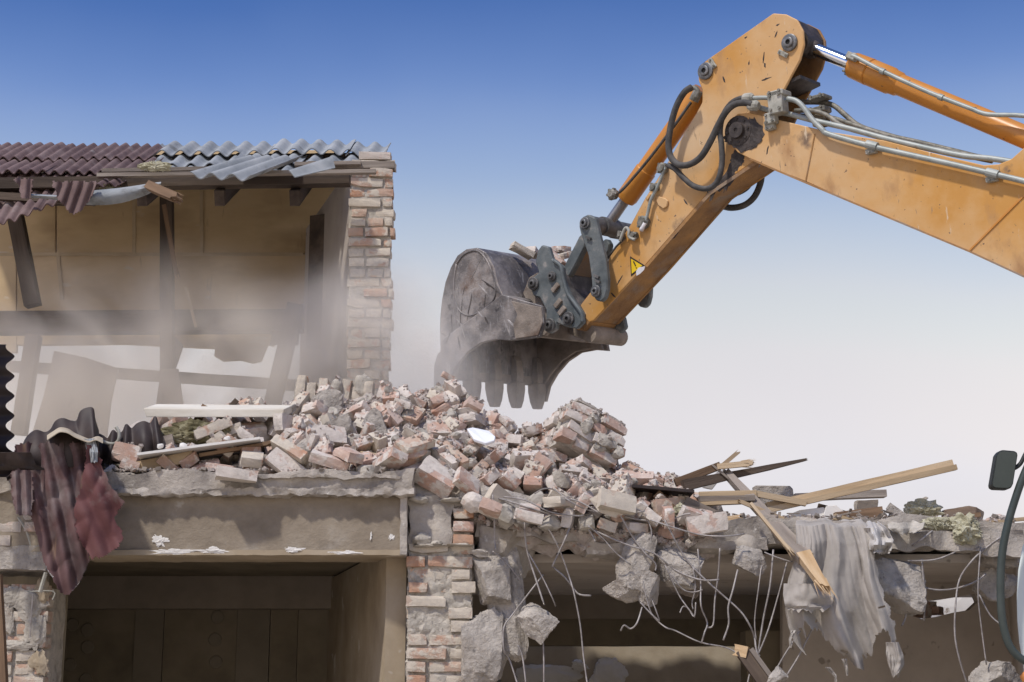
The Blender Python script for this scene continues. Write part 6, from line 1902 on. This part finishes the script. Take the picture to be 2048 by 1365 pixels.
# ================================================================== HANGING CONCRETE
for nm, px, py, Y, w, h, sd, mt, rz, lab in (
        ('hanging_chunk', 1268, 1122, 9.22, 62, 104, 81, 'concrete_grey', .35, 'tall pale concrete chunk caught in the rebar below the last bricks'),
        ('hanging_chunk', 1296, 1178, 9.20, 48, 76, 82, 'concrete_grey', .1, 'narrow concrete chunk under the tall one in the rebar'),
        ('hanging_chunk', 1252, 1178, 9.21, 78, 44, 83, 'concrete_grey', .45, 'slanting concrete wedge at the foot of the hanging chunks'),
        ('hanging_chunk', 1358, 1130, 9.22, 80, 70, 84, 'concrete_grey', .25, 'blocky hanging chunk with a crack, tied by rebar'),
        ('hanging_chunk', 1362, 1166, 9.22, 54, 24, 85, 'concrete_grey', .1, 'thin concrete sliver under the blocky hanging chunk'),
        ('hanging_chunk', 1502, 1120, 9.22, 62, 62, 86, 'concrete_grey', .2, 'six-sided grey chunk hanging below the slab left of the cloth'),
        ('hanging_chunk', 1076, 1242, 9.15, 66, 60, 87, 'concrete_grey', .7, 'lone pale concrete cube dangling on a bar beside the pier'),
        ('hanging_chunk', 1788, 1162, 9.30, 104, 112, 88, 'concrete_grey', .1, 'broad pebbly concrete slab piece hanging behind the cloth'),
        ('hanging_chunk', 1992, 1092, 9.45, 70, 76, 89, 'concrete', .1, 'rough concrete lump under the slab end beside the mirror tube'),
        ('hanging_chunk', 1976, 1168, 9.5, 52, 58, 90, 'concrete_grey', .2, 'rounded concrete lump hanging below the slab end'),
        ('hanging_chunk', 2012, 1170, 9.5, 34, 46, 91, 'concrete_grey', .4, 'small lump between the mirror tube and the rounded lump'),
        ('hanging_chunk', 1986, 1362, 9.3, 108, 66, 92, 'concrete_grey', .05, 'pale concrete boulder at the lower right below the cab tube'),
        ('hanging_chunk', 1556, 1354, 8.85, 34, 34, 93, 'concrete_grey', .3, 'small pale chunk beside the broken dark timber'),
        ('pier_chunk', 982, 1158, 9.22, 66, 116, 94, 'concrete_grey', -.08, 'upright concrete lump wedged against the pier'),
        ('pier_chunk', 1016, 1205, 9.30, 72, 190, 95, 'concrete_grey', -.2, 'tall ragged concrete remnant behind the wedged lump'),
        ('pier_chunk', 972, 1312, 9.22, 84, 160, 96, 'concrete_grey', -.05, 'flat grey concrete block standing at the foot of the pier'),
        ('pier_chunk', 1012, 1100, 9.36, 98, 110, 97, 'concrete', .1, 'brown-grey concrete panel under the slab beside the pier'),
        ('pier_chunk', 1000, 1018, 9.27, 130, 80, 98, 'concrete_grey', .35, 'sloping broken slab piece on the pier top with bricks above'),
        ('pier_chunk', 958, 1106, 9.18, 30, 16, 99, 'concrete_grey', .0, 'small grey stone stuck beside the pier brick course')):
    chunk(nm, px, py, Y, w, h, sd, mt, lab, rotz=rz, planes=11, dep=.75, amp=.08, sub=5)

# ================================================================== REBAR
BARS = [
    ([(980, 993), (1020, 1004), (1070, 1020), (1116, 1034)], 'lying on the slab front above the pier side'), ([(1008, 994), (1050, 1001), (1100, 1024), (1150, 1032), (1168, 1031)], 'lying on the slab front above the pier side'),
    ([(1068, 988), (1088, 978), (1112, 981), (1142, 1004), (1180, 1022), (1240, 1030), (1290, 1022)], 'looping below the heap bricks'), ([(1098, 1006), (1130, 1000), (1160, 1004), (1200, 1028)], 'looping below the heap bricks'),
    ([(985, 990), (988, 1030), (990, 1080), (992, 1100)], 'hanging beside the pier'),
    ([(1143, 1018), (1147, 1030), (1130, 1080), (1107, 1128), (1108, 1136), (1130, 1155), (1150, 1182), (1162, 1190), (1181, 1192)], 'hanging in the open bay beside the lone cube'),
    ([(1090, 1048), (1105, 1070), (1120, 1105), (1140, 1155), (1150, 1190), (1160, 1250), (1167, 1310), (1176, 1380)], 'hanging in the open bay beside the lone cube'),
    ([(1048, 1030), (1050, 1075), (1056, 1110), (1070, 1150), (1087, 1210)], 'hanging in the open bay beside the lone cube'), ([(1055, 1105), (1085, 1155), (1104, 1198), (1111, 1213)], 'hanging in the open bay beside the lone cube'),
    ([(985, 1103), (1000, 1115), (1022, 1135), (1043, 1163)], 'hanging beside the pier'), ([(1085, 1150), (1050, 1195), (1025, 1230), (1008, 1255), (1008, 1300), (1020, 1322), (1037, 1380)], 'hanging beside the pier'),
    ([(1036, 1290), (1045, 1315), (1053, 1380)], 'hanging beside the pier'), ([(1075, 1240), (1085, 1270), (1088, 1310), (1087, 1380)], 'hanging in the open bay beside the lone cube'), ([(1175, 1055), (1184, 1072), (1190, 1084)], 'hanging in the open bay beside the lone cube'),
    ([(1225, 1008), (1245, 1040), (1265, 1075), (1290, 1108), (1310, 1128), (1310, 1142)], 'tangled round the hanging chunks'),
    ([(1250, 1016), (1280, 1022), (1298, 1046), (1302, 1075), (1288, 1120), (1287, 1168), (1300, 1220), (1312, 1240), (1332, 1256), (1352, 1262), (1400, 1285), (1450, 1295), (1478, 1308)], 'tangled round the hanging chunks'),
    ([(1175, 1052), (1205, 1078), (1230, 1105), (1262, 1130)], 'tangled round the hanging chunks'), ([(1178, 1056), (1250, 1088), (1310, 1108), (1350, 1140), (1400, 1160), (1438, 1160)], 'tangled round the hanging chunks'),
    ([(1328, 1040), (1345, 1070), (1365, 1108), (1395, 1145), (1440, 1185), (1480, 1222), (1500, 1250), (1508, 1275), (1513, 1300), (1522, 1330), (1545, 1385)], 'tangled round the hanging chunks'),
    ([(1440, 1097), (1437, 1150), (1430, 1200), (1425, 1250), (1414, 1255)], 'dangling straight below the slab'), ([(1397, 1098), (1402, 1165), (1403, 1212), (1414, 1246), (1410, 1265), (1404, 1287)], 'dangling straight below the slab'),
    ([(1476, 1140), (1465, 1180), (1457, 1215), (1456, 1248), (1446, 1281)], 'dangling straight below the slab'), ([(1522, 1130), (1518, 1180), (1510, 1240), (1512, 1280)], 'dangling straight below the slab'),
    ([(1547, 1100), (1540, 1170), (1528, 1235), (1514, 1312)], 'dangling straight below the slab'), ([(1574, 1125), (1558, 1185), (1535, 1260), (1514, 1312)], 'dangling straight below the slab'),
    ([(1600, 1262), (1570, 1310), (1540, 1365), (1535, 1380)], 'slanting below the cloth'), ([(1626, 1256), (1600, 1310), (1572, 1352)], 'slanting below the cloth'),
    ([(1300, 1040), (1350, 1056), (1400, 1070), (1450, 1073), (1488, 1068)], 'lying along the broken slab face'), ([(1240, 1030), (1280, 1040), (1330, 1042), (1368, 1030), (1380, 1028)], 'lying along the broken slab face'),
    ([(1340, 1148), (1365, 1178), (1385, 1185), (1406, 1180)], 'tangled round the hanging chunks'), ([(1385, 1135), (1391, 1175), (1384, 1205), (1385, 1219)], 'tangled round the hanging chunks'),
    ([(1242, 1262), (1248, 1251), (1260, 1258), (1275, 1246), (1285, 1215)], 'ending in a hook below the chunks'), ([(1361, 1226), (1366, 1214), (1376, 1216), (1388, 1234), (1391, 1205)], 'ending in a hook below the chunks'),
    ([(1330, 1130), (1355, 1185), (1372, 1210), (1390, 1235)], 'tangled round the hanging chunks'), ([(1300, 1190), (1310, 1218), (1318, 1242)], 'tangled round the hanging chunks'), ([(1280, 1205), (1300, 1225), (1318, 1243)], 'tangled round the hanging chunks'),
    ([(2000, 1075), (1968, 1100), (1940, 1125), (1920, 1160), (1912, 1210), (1911, 1270), (1920, 1320), (1938, 1380)], 'arching in front of the grey partition'), ([(2018, 1072), (1988, 1082), (1965, 1092), (1950, 1098)], 'arching in front of the grey partition'),
    ([(1960, 1095), (1956, 1180), (1962, 1240), (1972, 1330)], 'arching in front of the grey partition'), ([(1960, 1190), (1980, 1230), (2002, 1250)], 'arching in front of the grey partition'),
    ([(1830, 1170), (1870, 1180), (1910, 1178), (1950, 1165), (1972, 1148)], 'arching in front of the grey partition'), ([(1842, 1118), (1850, 1200), (1848, 1242)], 'arching in front of the grey partition'),
    ([(1815, 1122), (1870, 1120), (1912, 1104)], 'arching in front of the grey partition'), ([(1866, 1062), (1845, 1078), (1824, 1092)], 'arching in front of the grey partition'), ([(1815, 1205), (1812, 1235), (1805, 1252)], 'arching in front of the grey partition'),
    ([(1530, 1105), (1555, 1115), (1585, 1125)], 'slanting below the cloth'), ([(1518, 1310), (1500, 1345), (1495, 1375)], 'slanting below the cloth')]
rr = random.Random(5)
for k, (pts, where) in enumerate(BARS):
    Y = 9.14 + rr.uniform(-.05, .03)
    if 'partition' in where:
        Y += .12
    q = [P(x + rr.uniform(-1.5, 1.5), y, Y + rr.uniform(-.03, .03)) for x, y in pts]
    vf = tube(q, rr.choice((.0042, .005, .0058)), 6, 4)
    v_, m = recentre(vf[0])
    o = obj('bent_rebar', v_, vf[1], M['rebar'], None, m, smooth=True)
    QUEUE.append((o, 'bent steel bar ' + where, 'rebar', 'bent bars of the broken slab', pts[0][0]))

# ================================================================== CLOTH
rows = [(1592, 1726, 1040, 9.30), (1590, 1738, 1052, 9.10), (1592, 1748, 1085, 9.06), (1588, 1756, 1120, 9.05), (1574, 1764, 1155, 9.05), (1566, 1776, 1190, 9.04), (1566, 1788, 1222, 9.04), (1572, 1796, 1250, 9.05), (1584, 1802, 1280, 9.06), (1604, 1800, 1305, 9.07), (1626, 1796, 1325, 9.08), (1646, 1790, 1345, 9.09)]
rr = []
for i in range(len(rows) - 1):
    for k in range(9):
        f = k / 9
        rr.append(tuple(rows[i][q] * (1 - f) + rows[i + 1][q] * f for q in range(4)))
rr.append(rows[-1])
NU = 110
grid = []
for j, (l, r, y, Y) in enumerate(rr):
    v = j / len(rr)
    row = []
    for i in range(NU + 1):
        u = i / NU
        a1 = 3.0 * u + .30 * math.sin(2.0 * v + 1) + .35 * v
        fold = .8 * (abs(math.sin(math.pi * a1)) - .5) + .35 * math.sin(2 * math.pi * (4.3 * u - .6 * v + .2)) * v + .9 * nz((u * 2.1 + v, v * 1.2, 4.0), 1)
        dp = .10 * (.25 + v) * fold
        x = l + (r - l) * u + 5 * nz((u * 2, v * 3, 9), 1) + 7 * v * math.sin(8 * u + 2)
        row.append(P(x, y + 9 * (1 - v) ** 4 * nz((u * 6, 1, 1), 1) + 10 * v * math.sin(3 * u * math.pi + .6), Y + dp + .012 * nz((u * 9 + v * 4, v * 3, 2), 1) + .09 * (.3 - abs(nz((u * 4.5 + v * .9, v * .9, 8), 1))) + .03 * (.3 - abs(nz((u * 13 - v * 2, v * 1.8, 5), 1)))))
    grid.append(row)


def keep_cloth(i, j):
    v, u = i / len(rr), j / NU
    hem = .80 + .16 * math.sin(3.3 * u * math.pi + 2.4) + .16 * nz((u * 9, 3, 0), 1) + .07 * nz((u * 30, 5, 0), 1)
    if u < .14 and v > .62:
        hem -= .12
    if v > hem:
        return False
    if nz((u * 7, v * 9, 30), 1) > .52 and v > .5:
        return False
    if u > .96 + .05 * nz((v * 20, 1, 1), 1):
        return False
    return True


o = bumpy_sheet('torn_cloth', grid, M['cloth'], .003, None, True, keep_cloth)
tag(o, 'big torn dusty grey cloth hanging in folds from the broken slab', 'cloth')
px_sheet('cloth_flap', [(1568, 1662, 1168, 9.0), (1566, 1668, 1190, 8.98), (1570, 1664, 1212, 8.98), (1578, 1650, 1222, 8.98)], M['cloth'], 1.2, .02, label='squarish lower flap of the torn cloth beside the splintered plank', cat='cloth', seed=41, jag=10, thick=.003)
px_sheet('cloth_flap', [(1772, 1796, 1285, 9.0), (1772, 1806, 1310, 9.0), (1778, 1808, 1330, 9.0), (1784, 1796, 1352, 9.0)], M['cloth'], .8, .02, label='small tattered cloth rag at the lower tip of the torn cloth', cat='cloth', seed=42, jag=14, thick=.003)
px_sheet('plastic_scrap', [(1730, 1752, 1042, 9.3), (1728, 1772, 1056, 9.08), (1730, 1786, 1080, 9.04), (1730, 1782, 1100, 9.06), (1742, 1778, 1108, 9.08)], M['plastic'], 1.3, .05, label='shiny pale plastic sheet bulging over the slab edge above the cloth', cat='plastic sheet', seed=43, crumple=.07, nu=40, jag=8, thick=.003)
px_sheet('plastic_scrap', [(1775, 1850, 1046, 9.24), (1776, 1846, 1058, 9.18), (1790, 1826, 1068, 9.17)], M['mortar'], 1.5, .03, jag0=8, label='flaky white plaster scrap on the slab edge beside the plastic', cat='plaster', seed=44, nu=24, jag=8, thick=.006)
for k, (x0, y0, x1, y1) in enumerate(((1688, 1318, 1694, 1352), (1656, 1335, 1672, 1368), (1588, 1262, 1582, 1296))):
    px_sheet('cloth_thread', [(x0 - 5, x0 + 5, y0, 9.03), (x1 - 5, x1 + 2, (y0 + y1) / 2, 9.03), (x1 - 1, x1 + 2, y1, 9.03)], M['cloth'], .5, .01, label=['frayed cloth shred below the middle of the cloth', 'frayed narrow cloth tail near the lower picture edge', 'frayed cloth corner below the squarish flap'][k], cat='cloth', seed=50 + k, nu=8, thick=.003)

# ================================================================== SPOIL IN THE BUCKET
for k, (px, py, off, ty, a) in enumerate(((1044, 502, -.05, 0, .4), (1066, 506, .1, 3, 1.2), (1100, 503, .22, 2, .2), (1122, 500, .35, 0, 2.0), (1130, 512, .2, 3, .8), (1050, 516, .3, 2, 1.8), (1112, 516, .1, 0, 2.6))):
    o = bpy.data.objects.new('loose_brick', loose_mesh(ty, k % 8))
    link(o, None, Matrix.Translation(E(px, py, off)) @ Matrix.Rotation(a, 4, 'Z') @ Matrix.Rotation(.4 - .2 * k, 4, 'Y') @ Matrix.Scale(1.0, 4))
    QUEUE.append((o, NAMES[ty] + ' lying on the bucket behind the coupler', 'brick', 'bricks carried on the bucket', px))

# ---- labels of repeats: the phrase and, where several share it, which one
by = {}
for q in QUEUE:
    by.setdefault(q[1], []).append(q)
for ph, qs in by.items():
    qs.sort(key=lambda q: q[4])
    for i, (o, _, cat, grp, _x) in enumerate(qs):
        lab = ph if len(qs) == 1 else '%s, %s from plank side' % (ph, ORD[min(i, 15)])
        tag(o, lab, cat, grp)

# ================================================================== DUST
def dust(name, loc, size, dens, nscale, lo, hi, label, col=(.80, .72, .64), shift=(0, 0, 0), fall=1.6):
    """a closed body of drifting dust: noise thinned out towards its skin"""
    m_ = bpy.data.materials.new(name + '_air')
    m_.use_nodes = True
    n, l = m_.node_tree.nodes, m_.node_tree.links
    n.clear()
    out = n.new('ShaderNodeOutputMaterial')
    pv = n.new('ShaderNodeVolumePrincipled')
    pv.inputs['Color'].default_value = (*col, 1)
    pv.inputs['Anisotropy'].default_value = -0.25
    tc = n.new('ShaderNodeTexCoord')
    ln = n.new('ShaderNodeVectorMath')
    ln.operation = 'LENGTH'
    l.new(tc.outputs['Object'], ln.inputs[0])          # the mesh is a unit ball, scaled by the object
    fl = n.new('ShaderNodeMapRange')
    fl.interpolation_type = 'SMOOTHSTEP'
    fl.inputs[1].default_value = 1.0
    fl.inputs[2].default_value = 0.15
    l.new(ln.outputs['Value'], fl.inputs[0])
    sc_ = n.new('ShaderNodeVectorMath')
    sc_.operation = 'MULTIPLY_ADD'
    sc_.inputs[1].default_value = [s * nscale for s in size]
    sc_.inputs[2].default_value = shift
    l.new(tc.outputs['Object'], sc_.inputs[0])
    no = n.new('ShaderNodeTexNoise')
    no.inputs['Scale'].default_value = 1.0
    no.inputs['Detail'].default_value = 3
    no.inputs['Roughness'].default_value = .55
    no.inputs['Distortion'].default_value = .6
    l.new(sc_.outputs[0], no.inputs['Vector'])
    mr = n.new('ShaderNodeMapRange')
    mr.inputs[1].default_value = lo
    mr.inputs[2].default_value = hi
    l.new(no.outputs['Fac'], mr.inputs[0])
    m1 = n.new('ShaderNodeMath')
    m1.operation = 'MULTIPLY'
    l.new(fl.outputs[0], m1.inputs[0])
    l.new(mr.outputs[0], m1.inputs[1])
    m2 = n.new('ShaderNodeMath')
    m2.operation = 'MULTIPLY'
    m2.inputs[1].default_value = dens
    l.new(m1.outputs[0], m2.inputs[0])
    l.new(m2.outputs[0], pv.inputs['Density'])
    l.new(pv.outputs[0], out.inputs['Volume'])
    bm = bmesh.new()
    bmesh.ops.create_icosphere(bm, subdivisions=3, radius=1.0)
    me = bpy.data.meshes.new(name)
    bm.to_mesh(me)
    bm.free()
    me.materials.append(m_)
    o = bpy.data.objects.new(name, me)
    link(o, None, Matrix.Translation(V(loc)) @ Matrix.Diagonal((*size, 1)))
    return tag(o, label, 'dust', kind='stuff')


dust('dust', P(270, 735, 10.85), (2.4, .6, 1.05), 3.2, 1.3, .35, .58, 'tan dust billowing through the lower half of the roofed room', col=(.995, .935, .85))
dust('dust', P(715, 735, 10.7), (1.1, .6, 1.0), 4.0, 1.2, .32, .60, 'thick pale dust swallowing the foot of the brick end wall', shift=(5, 2, 1), col=(.99, .95, .90))
dust('dust', P(930, 880, 13.4), (1.8, 1.6, .85), .35, .8, .34, .65, 'thin pinkish dust drifting below and behind the bucket', shift=(9, 4, 3), col=(.985, .955, .93))
